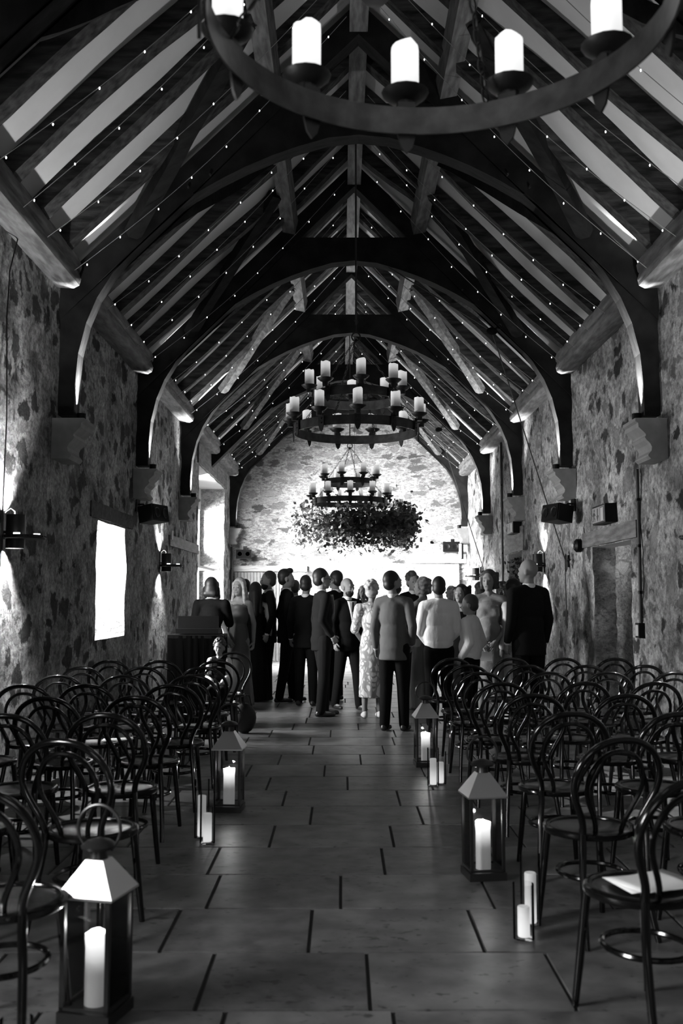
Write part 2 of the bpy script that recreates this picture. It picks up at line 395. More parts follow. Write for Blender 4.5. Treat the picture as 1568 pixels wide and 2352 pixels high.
# outer shell so that no daylight leaks past the thin inner faces
mb = MB()
mb.box((LWX - .85, (BACK_Y + 1.4) / 2, 2.4), (.2, 1.4 - BACK_Y, 4.8)); mb.box((LWX - .85, 7.1, 2.4), (.2, 7.8, 4.8)); mb.box((LWX - .85, 2.3, .48), (.2, 1.8, .96)); mb.box((LWX - .85, 2.3, 3.7), (.2, 1.8, 2.3)); mb.box((LWX - .85, 15.65, 2.4), (.2, 6.3, 4.8)); mb.box((LWX - .85, 23.75, 2.4), (.2, 1.5, 4.8))
mb.box((LWX - .85, 11.8, .48), (.2, 1.6, .96)); mb.box((LWX - .85, 11.8, 3.6), (.2, 1.6, 2.4)); mb.box((LWX - .85, 20.9, 4.43), (.2, 4.3, .8))
mb.box((RWX + .65, (BACK_Y + END_Y) / 2, 2.4), (.16, END_Y - BACK_Y + .4, 4.8))
mb.box((XC, END_Y + .3, 3.9), (7.2, .16, 7.8))
struct('wall_outer', mb, M['stone_pale'])
# rear wall behind the camera, with its window
mb = MB()
wx0, wx1, wz0, wz1 = -1.3, 1.5, .9, 3.2
mb.prism([(LWX - .2, 0), (wx0, 0), (wx0, roofz(wx0)), (LWX - .2, roofz(LWX - .2))], 'y', BACK_Y - .3, BACK_Y)
mb.prism([(wx1, 0), (RWX + .2, 0), (RWX + .2, roofz(RWX + .2)), (wx1, roofz(wx1))], 'y', BACK_Y - .3, BACK_Y)
mb.prism([(wx0, 0), (wx1, 0), (wx1, wz0), (wx0, wz0)], 'y', BACK_Y - .3, BACK_Y)
mb.prism([(wx0, wz1), (wx1, wz1), (wx1, roofz(wx1)), (XC, RIDGE), (wx0, roofz(wx0))], 'y', BACK_Y - .3, BACK_Y)
struct('wall_back', mb, M['stone_side'])
mb = MB()
for x in (wx0, (wx0 + wx1) / 2, wx1): mb.box((x, BACK_Y - .1, (wz0 + wz1) / 2), (.07, .07, wz1 - wz0))
for z in (wz0, 2.0, wz1): mb.box(((wx0 + wx1) / 2, BACK_Y - .1, z), (wx1 - wx0, .07, .07))
struct('window_4', mb, M['frame'])
# ceiling: white plaster between the rafters, both slopes
mb = MB()
for s in (-1, 1):
    a = 3.1
    mb.add([(XC, BACK_Y, RIDGE), (XC, END_Y, RIDGE), (XC + s * a, END_Y, RIDGE - .97 * a), (XC + s * a, BACK_Y, RIDGE - .97 * a)], [(0, 1, 2, 3)])
    mb.add([(XC, BACK_Y, RIDGE + .15), (XC, END_Y, RIDGE + .15), (XC + s * 3.4, END_Y, RIDGE + .15 - .97 * 3.4), (XC + s * 3.4, BACK_Y, RIDGE + .15 - .97 * 3.4)], [(0, 1, 2, 3)])
struct('ceiling', mb, M['plaster'])
# big left window: glazing, timber frame and lintel
mb = MB()
GX = LWX - .6
for y in (18.85, 20.2, 21.6, 22.9): mb.box((GX, y, 2.0), (.09, .1, 4.0))
mb.box((GX, 20.9, 3.78), (.12, 4.1, .5)); mb.box((GX, 20.9, 2.42), (.12, 4.1, .36)); mb.box((GX + .2, 20.9, 2.16), (.36, 4.1, .05))
for y0, y1 in ((18.9, 20.2), (20.2, 21.6), (21.6, 22.9)):
    mb.tube([(GX - .06, y0 + .25, 3.5), (GX - .06, y1 - .1, .3)], 1, sq=(.06, .1))
win1 = struct('window_1', mb, M['frame'])
mb = MB(); mb.box((GX - .03, 20.9, 2.0), (.012, 4.1, 3.9)); g = mb.build('glass_pane', M['glass'], win1)
mb = MB()
for dy in (-.5, .5):
    mb.box((LWX - .70, 11.78 + dy * 1.4, 1.7), (.06, .06, 1.34))
mb.box((LWX - .70, 11.78, 1.08), (.06, 1.46, .07)); mb.box((LWX - .70, 11.78, 2.33), (.06, 1.46, .07)); mb.box((LWX - .70, 11.78, 1.7), (.05, .04, 1.3))
win2 = struct('window_2', mb, M['frame'])
mb = MB(); mb.box((LWX - .70, 11.78, 1.7), (.01, 1.4, 1.3)); mb.build('glass_pane', M['glass'], win2)

mb = MB()
for y in (1.55, 2.3, 3.05): mb.box((LWX - .70, y, 1.77), (.06, .06, 1.45))
for z in (1.08, 1.8, 2.46): mb.box((LWX - .70, 2.3, z), (.06, 1.5, .06))
struct('window_5', mb, M['frame'])

def lintel(name, x0, x1, y0, y1, z0, z1, m, label):
    mb = MB(); n = 10; longy = (y1 - y0) > (x1 - x0)
    pts = []
    for i in range(n + 1):
        t = i / n; w = 1 + .04 * noise.noise(Vector((t * 4, z0, y0)))
        pts.append((((x0 + x1) / 2, y0 + (y1 - y0) * t, (z0 + z1) / 2 + .008 * noise.noise(Vector((t * 6, 2, z0)))) if longy else (x0 + (x1 - x0) * t, (y0 + y1) / 2, (z0 + z1) / 2)))
    sq = ((x1 - x0) if longy else (y1 - y0), z1 - z0)
    mb.tube(pts, [1 + .05 * noise.noise(Vector((i * .7, z1, x0))) for i in range(n + 1)], sq=sq)
    o = mb.build(name, m, loc=(0, 0, 0)); tag(o, label, 'lintel'); return o
lintel('timber_lintel', LWX - .02, LWX + .035, 18.55, 23.15, 4.05, 4.52, M['pine'], 'long pale timber lintel above the tall bright window opening on the left')
lintel('timber_lintel', LWX - .1, LWX + .02, 10.7, 12.85, 2.39, 2.56, M['oak_dark'], 'dark timber lintel over the small bright window in the left wall')
lintel('timber_lintel', LWX - .1, LWX + .03, 15.6, 18.72, 2.33, 2.5, M['pine'], 'weathered timber strip in the left wall just before the tall opening')
lintel('timber_lintel', RWX - .035, RWX + .12, 10.2, 12.5, 2.13, 2.31, M['pine'], 'rough timber lintel over the blocked doorway on the right')
lintel('timber_lintel', RWX - .03, RWX + .1, 16.6, 18.5, 2.31, 2.72, M['pine'], 'pale timber lintel over the dark recess under the far exit sign')
lintel('timber_lintel', 1.7, RWX - .02, END_Y - .12, END_Y + .02, 2.36, 2.58, M['pine_x'], 'heavy pale timber lintel on the end wall, right side above white boarded door')
lintel('timber_lintel', LWX + .05, -.85, END_Y - .1, END_Y + .02, 2.16, 2.30, M['pine_x'], 'timber lintel on the end wall, left side above slatted boards')
mb = MB()
for i in range(8): mb.box((2.0 + .115 * i, END_Y - .04, 1.17), (.108, .04, 2.34))
d1 = struct('door_1', mb, M['board'])
mb = MB()
for i in range(15): mb.box((LWX + .14 + .078 * i, END_Y - .035, 1.07), (.066, .03, 2.14))
d2 = struct('door_2', mb, M['door_dark'])

# ------------------------------------------------------------------ roof timbers
TR = [5.85, 9.5, 13.15, 16.8, 20.45, 24.1]
TNAME = ['truss cut by the top left corner', 'first full roof truss', 'second full roof truss', 'third full roof truss', 'fourth full roof truss', 'last roof truss']
INTR = [(2.73, 3.25), (2.725, 3.55), (2.70, 3.85), (2.63, 4.15), (2.53, 4.4), (2.38, 4.65), (2.2, 4.88), (1.98, 5.1), (1.78, 5.29), (1.6, 5.43)]
CRV = [(1.6, 5.43), (1.35, 5.58), (1.1, 5.71), (.85, 5.82), (.6, 5.91), (.3, 6.0), (0, 6.03)]
for ti, Y in enumerate(TR):
    t = empty('roof_truss', (XC, Y, 0), 0, {0: 'dark oak roof truss nearest the camera, only a curve at the top left corner',
        1: 'largest dark oak arched truss, its feet on the nearest stone corbels', 2: 'second arched oak truss, above the pair of black speakers on the side walls',
        3: 'third arched oak truss, framing the nearer wrought iron candle ring', 4: 'fourth arched oak truss, landing on the timber lintel on its left',
        5: 'last arched oak truss, lit grey against the end wall'}[ti], 'roof truss', 'arched oak roof trusses')
    for s in (-1, 1):
        mb = MB()
        mb.prism([(s * .0, 7.06), (s * 2.90, 4.16), (s * 2.90, 4.55), (s * 0, 7.40)], 'y', -.11, .11); mb.build('principal_rafter', M['oak_truss'], t)
        if not (ti == 4 and s < 0):
            out = [(2.89, 3.25), (2.89, 4.17), (1.62, 5.44)]
            pts = [(s * a, b) for a, b in INTR] + [(s * a, b) for a, b in reversed(out)]
            MB().prism(pts, 'y', -.095, .095).build('arch_brace', M['oak_truss'], t)
    pts = [(-a, b) for a, b in CRV] + [(a, b) for a, b in reversed(CRV[:-1])] + [(.71, 6.35), (-.71, 6.35)]
    MB().prism(pts, 'y', -.10, .10).build('collar', M['oak_truss'], t)
    mb = MB()
    for s in (-1, 1):
        for q in ((1.66, 5.43), (1.45, 5.56)): mb.tube([(s * q[0], -.13, q[1] + .06), (s * q[0], .13, q[1] + .06)], .012, 6)
    mb.build('peg', M['oak_dark'], t)

def beam(mb, p0, p1, w, h, wob, seed, n=12, crook=0.):
    p0 = Vector(p0); p1 = Vector(p1); pts = []; rs = []
    for i in range(n + 1):
        q = i / n; p = p0.lerp(p1, q)
        p = p + Vector((0, wob * noise.noise(Vector((q * 2.3, seed, 0))) + crook * math.sin(q * math.pi), wob * .6 * noise.noise(Vector((q * 2.3, seed, 9)))))
        pts.append(p); rs.append(1 + .16 * noise.noise(Vector((q * 5, seed, 4))))
    mb.tube(pts, rs, sq=(w, h))
bays = [(2.2, 5.85, 0)] + [(TR[i], TR[i + 1], i + 1) for i in range(5)]
seed = 0
for (ya, yb, bi) in bays:
    for s in (-1, 1):
        side = 'left' if s < 0 else 'right'
        for k in range(4):
            y = yb - .60 - .75 * k
            if bi == 0 and k > 2: continue
            seed += 1
            mb = MB(); a = 2.78
            beam(mb, (s * a, 0, RIDGE - .09 - .97 * a), (s * .05, random.Random(seed).uniform(-.05, .05), RIDGE - .12), .17, .16, .16, seed, crook=random.Random(seed).uniform(-.05, .05))
            o = mb.build('rafter', M['oak_dark'], loc=(XC, y, 0))
            bay = 'before the first truss' if bi == 0 else 'between %s and %s trusses' % (ORD[bi], ORD[bi + 1])
            tag(o, 'rough rafter, %s roof slope %s, %s from far end' % (side, bay, ORD[k + 1]), 'rafter', 'rough hewn common rafters')
        # purlin
        if bi > 0:
            mb = MB(); mb.box((0, (yb - ya) / 2, 0), (.17, yb - ya - .2, .2), Matrix.Rotation(s * R_(-12), 3, 'Y'))
            o = mb.build('purlin', M['pine'], loc=(XC + s * .86, ya, 6.5)); tag(o, 'square timber purlin on the %s slope between the %s and %s trusses' % (side, ORD[bi], ORD[bi + 1]), 'purlin', 'roof purlins')
        # wall plate with rounded lobes
        mb = MB(); L = yb - ya - .24
        prof = [(0, -.26), (.16, -.27), (.215, -.24), (.23, -.18), (.215, -.125), (.20, -.115), (.225, -.10), (.235, -.04), (.215, .01), (.17, .03), (.15, .04), (.15, .1), (0, .1)]
        rings = []
        for yy, sc_ in ((0, .72), (.03, .88), (.08, .98), (.14, 1.0), (L - .14, 1.0), (L - .08, .98), (L - .03, .88), (L, .72)):
            rings.append([(-s * p[0] * sc_, yy, -.08 + (p[1] + .08) * sc_) for p in prof])
        n = len(prof); vs = [p for r in rings for p in r]; fs = [tuple(range(n)), tuple(range(len(vs) - 1, len(vs) - n - 1, -1))]
        for i in range(len(rings) - 1):
            for j in range(n): fs.append((i * n + j, i * n + (j + 1) % n, (i + 1) * n + (j + 1) % n, (i + 1) * n + j))
        mb.add(vs, fs)
        WX = LWX if s < 0 else RWX
        o = mb.build('wall_plate', M['pine'], smooth=True, loc=(WX, ya + .12, 4.72))
        tag(o, 'rounded timber wall plate, %s wall, %s' % (side, ('before the first truss' if bi == 0 else 'between %s and %s trusses' % (ORD[bi], ORD[bi + 1]))), 'wall plate', 'moulded wall plates')
        # sloping wind braces at both ends of the bay
        if bi > 0:
            for (yt, dy, w) in ((yb, -1, 'far'), (ya, 1, 'near')):
                mb = MB(); seed += 1
                beam(mb, (s * 2.2, dy * .1, 7.22 - 2.2), (s * .98, dy * 1.35, 6.42), .13, .13, .06, seed, 8)
                o = mb.build('wind_brace', M['pine'] if bi > 2 else M['oak_truss'], loc=(XC, yt, 0))
                tag(o, 'slanting brace, %s roof slope, %s end of the bay beyond the %s truss' % (side, w, ORD[bi]), 'roof brace', 'slanting wind braces')
mb = MB(); mb.box((0, (END_Y - BACK_Y) / 2, 0), (.18, END_Y - BACK_Y - .1, .24))
tag(mb.build('ridge_beam', M['pine'], loc=(XC, BACK_Y, 7.2)), 'long ridge beam running down the middle of the roof', 'ridge beam')
# eave board between plaster and plate
# ------------------------------------------------------------------ corbels and their uplights
CP = [(.0, 0), (.30, 0), (.30, -.03), (.275, -.045), (.27, -.085), (.235, -.12), (.205, -.15), (.205, -.17), (.215, -.18), (.20, -.205), (.165, -.24), (.15, -.275), (.155, -.31), (.185, -.345), (.185, -.36), (.16, -.385), (.0, -.385)]
def corbel_set(Y, s, ti):
    WX = LWX if s < 0 else RWX; side = 'left' if s < 0 else 'right'
    depth = .26 if ti == 5 else .42
    c = empty('stone_corbel', (WX, Y - .06, 3.19), 0, {0: 'moulded stone corbel on the %s wall outside the top corner', 1: 'nearest moulded stone corbel on the %s wall',
        2: 'moulded stone corbel on the %s wall just above the black speaker', 3: 'third moulded stone corbel along the %s wall',
        4: 'moulded stone corbel on the %s wall, second from the end wall', 5: 'pale moulded stone corbel on the %s wall tight against the end wall'}[ti] % side, 'corbel', 'moulded corbels under the trusses')
    mb = MB().prism([(-s * p[0], p[1]) for p in CP], 'y', -depth / 2, depth / 2); mb.build('block', M['corbel'], c)
    u = empty('uplight', (WX - s * .205, Y, 3.19), 0, 'small black uplight on the %s corbel of the %s' % (side, TNAME[ti]), 'uplight', 'uplights on the corbels')
    mb = MB(); mb.lathe([(.0, 0), (.045, 0), (.045, .09), (.038, .09), (.038, .07), (0, .07)], n=16); mb.build('housing', M['black'], u, True)
    mb = MB(); mb.lathe([(0, .074), (.036, .074)], n=16); mb.build('lamp_lens', M['lens'], u)
    l = bpy.data.lights.new('uplight_beam', 'SPOT'); l.energy = UPW[ti]; l.spot_size = R_(40 if ti not in (3, 4) else 100); l.spot_blend = 1.0; l.shadow_soft_size = .02
    lo = bpy.data.objects.new('uplight_beam', l); COL.objects.link(lo); lo.parent = u; lo.location = (0, 0, .10)
    d = Vector((s * .10 if ti not in (3, 4) else -s * .10, 0, 1)); lo.rotation_euler = d.to_track_quat('-Z', 'Y').to_euler()
UPW = [1200, 1200, 1300, 1000, 1300, 500]
for ti, Y in enumerate(TR):
    for s in (-1, 1):
        if ti == 4 and s < 0: continue
        corbel_set(Y, s, ti)

# ------------------------------------------------------------------ wall lamps
def sconce(Y, s, label, both=True):
    WX = LWX if s < 0 else RWX; x = WX - s * .11
    r = empty('wall_candle_lamp', (x, Y, 1.90), 0, label, 'wall lamp', 'black cylinder wall lamps')
    mb = MB(); mb.lathe([(.075, 0), (.075, .27), (.071, .27), (.071, 0), (.075, 0)], n=24); mb.build('cylinder_shade', M['iron'], r, True)
    mb = MB(); so = -s * .065; mb.lathe([(.0, .075), (.165, .075), (.17, .08), (.17, .105), (.163, .105), (.163, .083), (0, .083)], c=(so, 0, 0), n=28)
    for k in range(24):
        a = k * math.pi / 12; mb.ell((so + .17 * math.cos(a), .17 * math.sin(a), .093), (.007, .007, .007), n=5, m=4)
    mb.build('shelf', M['iron'], r, True)
    mb = MB(); mb.tube([(0.02 * s, .03, .27), (.02 * s, .03, .30), (.05 * s, .02, .325), (.08 * s, .0, .30), (.1 * s, 0, .27)], .006, 6); mb.tube([(.06 * s, 0, .13), (.11 * s, 0, .13)], .012, 6)
    mb.box((.095 * s, 0, .14), (.012, .06, .3)); mb.build('wall_bracket', M['iron'], r)
    for k, (dx, dy) in enumerate(((-s * .165, .02), (-s * .05, -.125))):
        t = tag(MB().lathe([(0, 0), (.024, 0), (.026, .035), (.02, .035), (.0, .028)], n=14).build('tealight', M['tealight'], None, True, loc=(x + dx, Y + dy, 1.984)),
            'tealight, %s side of the %s' % (('room' if k == 0 else 'camera'), label), 'tealight', 'tealights on the wall lamps')
    for up in (1, -1):
        l = bpy.data.lights.new('wall_beam', 'SPOT'); l.energy = 420 if Y < 8 else 170; l.spot_size = R_(110); l.spot_blend = .9; l.shadow_soft_size = .03
        lo = bpy.data.objects.new('wall_beam', l); COL.objects.link(lo); lo.parent = r; lo.location = (0, 0, .21 if up > 0 else .055)
        lo.rotation_euler = Vector((s * .12, 0, up)).to_track_quat('-Z', 'Y').to_euler()
sconce(7.95, -1, 'black wall lamp cut by the left photo edge')
sconce(7.95, 1, 'black wall lamp on the right wall nearest the camera')
sconce(14.85, -1, 'black wall lamp on the left past the small window')
sconce(15.0, 1, 'black wall lamp behind the tall bald man')
sconce(21.9, 1, 'small wall lamp near the white boarded door')

# ------------------------------------------------------------------ candle chandeliers
def chain(mb, a, b, ln=.05, w=.012, r=.0042):
    a = Vector(a); b = Vector(b); d = b - a; n = max(2, int(d.length / (ln * .8))); t = d.normalized(); u = t.orthogonal().normalized(); v = t.cross(u)
    for i in range(n):
        c = a + d * ((i + .5) / n); q = u if i % 2 else v
        mb.tube([c + t * (math.cos(k * math.pi / 4) * ln * .5) + q * (math.sin(k * math.pi / 4) * w) for k in range(8)], r, 4, closed=True)
def chandelier(X, Y, label, short, n_low, ph_low, n_up, ph_up, RL=.72, RU=.49, z=3.505, ropetop=7.05, waxm='wax_ch', lit='', skip_up=False, glow=7):
    t = empty('candle_chandelier', (X, Y, z), 0, label, 'chandelier', 'two tier wrought iron chandeliers')
    dz = .38
    for (nm, R, zz, n, ph) in (('lower_ring', RL, 0, n_low, ph_low),) + ((('upper_ring', RU, dz, n_up, ph_up),) if not skip_up else ()):
        mb = MB(); mb.lathe([(R - .004, -.105), (R + .004, -.105), (R + .004, 0), (R - .004, 0), (R - .004, -.105)], c=(0, 0, zz), n=72)
        ring = mb.build(nm, M['iron_soft'], t, True)
        for k in range(n):
            a = R_(ph) + 2 * math.pi * k / n          # measured from straight away from the camera
            dx, dy = math.sin(a), math.cos(a); rot = Matrix.Rotation(-a, 3, 'Z')
            b = MB()
            # strap with pointed tip over the ring, cup and dished pan
            o = Vector((dx * (R + .012), dy * (R + .012), zz))
            def P3(u, w, h): return o + rot @ Vector((u, w, h))
            out = [(-.034, .03), (.034, .03), (.036, -.10), (.022, -.15), (0, -.175), (-.022, -.15), (-.036, -.10)]
            vs = [P3(p[0], 0, p[1]) for p in out] + [P3(p[0], .01, p[1]) for p in out]; m_ = len(out)
            b.add(vs, [tuple(range(m_)), tuple(range(2 * m_ - 1, m_ - 1, -1))] + [(i, (i + 1) % m_, (i + 1) % m_ + m_, i + m_) for i in range(m_)])
            for h in (-.03, -.08): b.ell(P3(0, .012, h), (.008, .008, .008), n=6, m=4)
            pc = (dx * (R + .055), dy * (R + .055), zz)
            b.lathe([(0, .02), (.03, .02), (.034, .055), (.06, .062), (.088, .085), (.093, .088), (.088, .078), (.06, .054), (.036, .045), (.034, .0), (.0, .0)], c=pc, n=16)
            br = b.build('candle_bracket', M['iron'], t, True)
            # pillar candle, its lip melted unevenly
            c = MB(); rr = .054; H = .215 + .02 * noise.noise(Vector((k * 3.3, X * 3, Y)))
            prof = [(rr * .98, 0), (rr, .02), (rr, .1), (rr, H * .93)]; nn = 16; vs = []; fs = []
            for r_, z_ in prof:
                for j in range(nn):
                    q = 2 * math.pi * j / nn; vs.append((r_ * math.cos(q), r_ * math.sin(q), z_))
            lip = [H + .018 * noise.noise(Vector((math.cos(2 * math.pi * j / nn) * 1.4, math.sin(2 * math.pi * j / nn) * 1.4, k * 2.7 + Y))) for j in range(nn)]
            for r_, dzz in ((rr * .97, 0), (rr * .85, -.002), (rr * .6, -.03)):
                for j in range(nn):
                    q = 2 * math.pi * j / nn; vs.append((r_ * math.cos(q), r_ * math.sin(q), (lip[j] if dzz > -.01 else H - .035) + (dzz if dzz > -.01 else 0)))
            rows = len(vs) // nn
            for i in range(rows - 1):
                for j in range(nn): fs.append((i * nn + j, i * nn + (j + 1) % nn, (i + 1) * nn + (j + 1) % nn, (i + 1) * nn + j))
            fs.append(tuple(range((rows - 1) * nn, rows * nn))); fs.append(tuple(range(nn - 1, -1, -1)))
            c.add(vs, fs)
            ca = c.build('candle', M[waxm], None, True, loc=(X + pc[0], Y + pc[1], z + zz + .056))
            az = ['far side', 'far right', 'right', 'near right', 'near side', 'near left', 'left', 'far left'][int(((math.degrees(a) % 360) + 22.5) // 45) % 8]
            tag(ca, 'pillar candle, %s of the %s tier, %s' % (az, 'lower' if zz == 0 else 'upper', short), 'candle', 'pillar candles on the ' + nm.replace('_', ' ') + ' of the ' + short)
    hub = (0, 0, .99)
    for k in range(4):
        mb = MB(); a = R_(20 + 90 * k); c0 = Vector((math.sin(a), math.cos(a), 0))
        chain(mb, c0 * RL + Vector((0, 0, 0)), c0 * RU + Vector((0, 0, dz - .1)), .06)
        mb.build('chain', M['iron'], t)
        mb = MB(); chain(mb, c0 * RU + Vector((0, 0, dz)), Vector(hub) + c0 * .03, .06); mb.build('chain', M['iron'], t)
    mb = MB(); mb.tube([(.05 * math.sin(q * math.pi / 8), 0, 1.05 + .05 * math.cos(q * math.pi / 8)) for q in range(16)], .009, 6, closed=True)
    mb.tube([(0, 0, 1.1), (0, 0, 1.2), (.02, 0, 1.23), (0, 0, 1.27), (-.02, 0, 1.24)], .008, 6)
    mb.ell((0, 0, 1.0), (.02, .02, .03), n=8, m=6)
    mb.build('hanging_ring', M['iron'], t)
    l = bpy.data.lights.new('candle_fill', 'POINT'); l.energy = glow; l.shadow_soft_size = RL * .6  # added fill for the ceiling, one soft point standing in for the candles
    lo = bpy.data.objects.new('candle_fill', l); COL.objects.link(lo); lo.parent = t; lo.location = (0, 0, dz + .2)
    mb = MB(); mb.tube([(0, 0, 1.2), (0, 0, ropetop - z)], .011, 8); mb.build('rope', M['cable'], t)
    return t
chandelier(.30, 2.95, 'nearest wrought iron candle chandelier, cut by the top of the photo', 'nearest chandelier', 12, -4, 8, 10, z=3.375, waxm='wax_near', lit='bright', skip_up=True, glow=13)
chandelier(.165, 11.45, 'large iron candle chandelier hanging in mid hall, seen against the roof timbers', 'mid hall chandelier', 11, 173.5 + 180 + 6.5 * 0 - 180 + 6, 8, 175)
chandelier(.155, 19.3, 'farthest iron candle chandelier, hanging above the ring of foliage', 'farthest chandelier', 11, 180, 8, 152, z=3.43)
t = empty('pendant_block', (XC, 4.7, 4.44), 0, 'round grey pendant block cut by the top edge of the photo', 'pendant')
MB().lathe([(0, 0), (.05, .008), (.07, .03), (.07, .07), (.04, .11), (0, .12)], n=28).build('block', mat('turned_grey_wood', .12, .6), t, True)
MB().tube([(0, 0, .1), (0, 0, 2.6)], .01, 8).build('rope', M['cable'], t)
# hoist ropes running over pulleys to the right wall
def hoist(X, Y, ya, pul, cleatY, cleatZ, label):
    t = empty('hoist_line', (RWX, cleatY, cleatZ), 0, label, 'rope', 'chandelier hoist ropes')
    o = Vector((RWX, cleatY, cleatZ)); pv = Vector(pul)
    mb = MB(); mb.tube([Vector((XC + .03, Y, ya)) - o, pv - o], .009, 6); mb.tube([pv - o, Vector((-.06, 0, 0))], .008, 6); mb.tube([(-.06, 0, 0), (-.055, .02, -.35), (-.05, 0, -.8)], .007, 6); mb.tube([(-.055, .02, 0), (-.05, .05, -.45), (-.05, .03, -.75)], .007, 6)
    mb.build('rope', M['cable'], t)
    mb = MB(); q = pv - o
    mb.ell(q + Vector((0, 0, 0)), (.075, .02, .055)); mb.tube([q + Vector((.10, 0, .07)) + Vector((.035 * math.cos(a * .785), 0, .035 * math.sin(a * .785))) for a in range(8)], .007, 5, closed=True)
    mb.tube([q + Vector((.04, 0, .03)), q + Vector((.08, 0, .05))], .012, 6); mb.build('pulley', M['black'], t)
    mb = MB(); mb.box((-.015, 0, -.02), (.03, .03, .16)); mb.tube([(-.03, -.09, .0), (-.045, 0, -.01), (-.03, .09, 0)], .012, 6)
    for k in range(4): mb.tube([(-.05, .04 * math.sin(a * .785) , -.02 - .05 * k * .3 + .09 * math.cos(a * .785)) for a in range(8)], .008, 5, closed=True)
    mb.build('wall_cleat', M['iron'], t)
hoist(.165, 13.15, 6.25, (pxX(1136, 12.9), 12.9, 5.02), 13.35, 2.02, 'hoist rope over the nearer pulley, down the right wall to a cleat')
hoist(.155, 20.45, 6.25, (pxX(1010, 20.2), 20.2, 4.95), 20.7, 1.95, 'thin hoist rope over the farther pulley, ending behind the smiling woman')

# ------------------------------------------------------------------ ring of foliage hanging before the end wall
def foliage_ring():
    rnd = random.Random(11); X, Y, Z = pxX(814, 20.6), 20.6, 2.98; R = 1.12
    t = empty('foliage_hoop', (X, Y, Z), 0, 'large hanging hoop of leafy branches and trailing stems in front of the end wall', 'hanging foliage')
    mb = MB(); mb.tube([(R * math.cos(a * math.pi / 24), R * .8 * math.sin(a * math.pi / 24), 0) for a in range(48)], .02, 6, closed=True)
    for k in range(3):
        a = k * 2.094 + .5; mb.tube([(R * math.cos(a), R * .8 * math.sin(a), 0), (0, 0, 1.6)], .003, 4)
    mb.tube([(0, 0, 1.6), (0, 0, 3.9)], .004, 4); mb.build('hoop', M['iron'], t)
    def leaves(n, sel, size):
        mb = MB()
        for i in range(n):
            a = rnd.uniform(0, 2 * math.pi)
            if not sel(a): continue
            lump = 1 + .25 * noise.noise(Vector((math.cos(a) * 3, math.sin(a) * 3, 1)))
            rr = R + rnd.gauss(0, .11) * lump; zz = rnd.gauss(.06, .17) * lump
            if zz < -.15: zz = zz - rnd.random() * .12
            c = Vector((rr * math.cos(a), rr * .8 * math.sin(a), zz))
            d = Vector((rnd.uniform(-1, 1), rnd.uniform(-1, 1), rnd.uniform(-1, .7))).normalized(); u = d.orthogonal().normalized()
            u = Matrix.Rotation(rnd.uniform(0, 6.28), 3, d) @ u
            L = size * rnd.uniform(.6, 1.5); w = L * rnd.uniform(.22, .45); n_ = d.cross(u) * L * .12
            mb.add([c, c + d * L * .35 + u * w, c + d * L * .75 + u * w * .7 + n_, c + d * L + n_, c + d * L * .75 - u * w * .7 + n_, c + d * L * .35 - u * w], [(0, 1, 2, 3), (0, 3, 4, 5)])
        return mb
    leaves(7500, lambda a: math.cos(a) > -.35 or rnd.random() < .25, .085).build('leaves', M['foliage'], t)
    o = leaves(5200, lambda a: math.cos(a) < -.1 and rnd.random() < .8, .075).build('leaves', M['foliage_lit'], t); o['label'] = 'lit left part of the hoop, leaves and flowers in a lightened tone'
    mb = MB()
    for k in range(46):
        a = rnd.uniform(0, 6.28); L = rnd.uniform(.25, .52); c = Vector((R * math.cos(a), R * .8 * math.sin(a), -.12)); 
        pts = [c + Vector((.03 * math.sin(q * 1.3 + k), .02 * math.cos(q + k), -L * q / 6)) for q in range(7)]
        mb.tube(pts, .003, 4)
        for q in range(int(L / .022)):
            p = c + Vector((.03 * math.sin(q * .022 / L * 6 * 1.3 + k), 0, -q * .022)); sgn = 1 if q % 2 else -1
            mb.add([p, p + Vector((sgn * .02, .01, -.012)), p + Vector((sgn * .034, 0, -.022)), p + Vector((sgn * .014, -.01, -.022))], [(0, 1, 2, 3)])
    mb.build('trailing_stems', M['foliage'], t)
foliage_ring()

# ------------------------------------------------------------------ speakers, signs, pipes and wall fittings
def speaker(name_label, loc, rz, tilt, w=.36, d=.24, h=.24):
    t = empty('loudspeaker', loc, rz, name_label, 'speaker', 'black wall speakers')
    rot = Matrix.Rotation(R_(tilt), 3, 'X')
    mb = MB(); pts = [(-w / 2, -d / 2), (w / 2, -d / 2), (w / 2 * .78, d / 2), (-w / 2 * .78, d / 2)]
    mb.prism(pts, 'z', -h / 2, h / 2); mb.v = [tuple(rot @ Vector(p)) for p in mb.v]; mb.build('cabinet', M['black'], t)
    mb = MB(); mb.box((0, -d / 2 - .006, 0), (w * .93, .012, h * .9)); mb.v = [tuple(rot @ Vector(p)) for p in mb.v]; mb.build('grille', mat('grille', .004, .7, spec=.1), t)
    mb = MB()
    for x in (-w * .25, w * .25):
        mb.lathe([(0, .0), (w * .14, 0), (w * .17, .008), (w * .17, .0)], n=20)
        n0 = len(mb.v) - 80
        mb.v[n0:] = [tuple(rot @ Vector((p[0] + x, -d / 2 - .012 - p[2], p[1]))) for p in mb.v[n0:]]
    mb.build('speaker_cone', mat('cone', .008, .5, spec=.2), t, True)
    mb = MB(); mb.tube([(0, d * .35, h * .4), (0, d * .6, h * .62), (0, d * .9, h * .62)], .012, 6); mb.box((0, d * .95, h * .55), (.09, .02, .16)); mb.build('mounting_bracket', M['black'], t)
speaker('black wall speaker on the left below the second corbel', (-2.48, 13.0, 2.60), R_(70), -8, w=.40, d=.24, h=.22)
speaker('tilted black wall speaker on the right beside the hoist rope', (2.78, 12.75, 2.585), R_(-70), -8, w=.40, d=.24, h=.22)
speaker('small dark speaker on the left part of the end wall', (pxX(561, 24.1), 24.05, 2.57), 0, 0, w=.38, d=.22, h=.22)
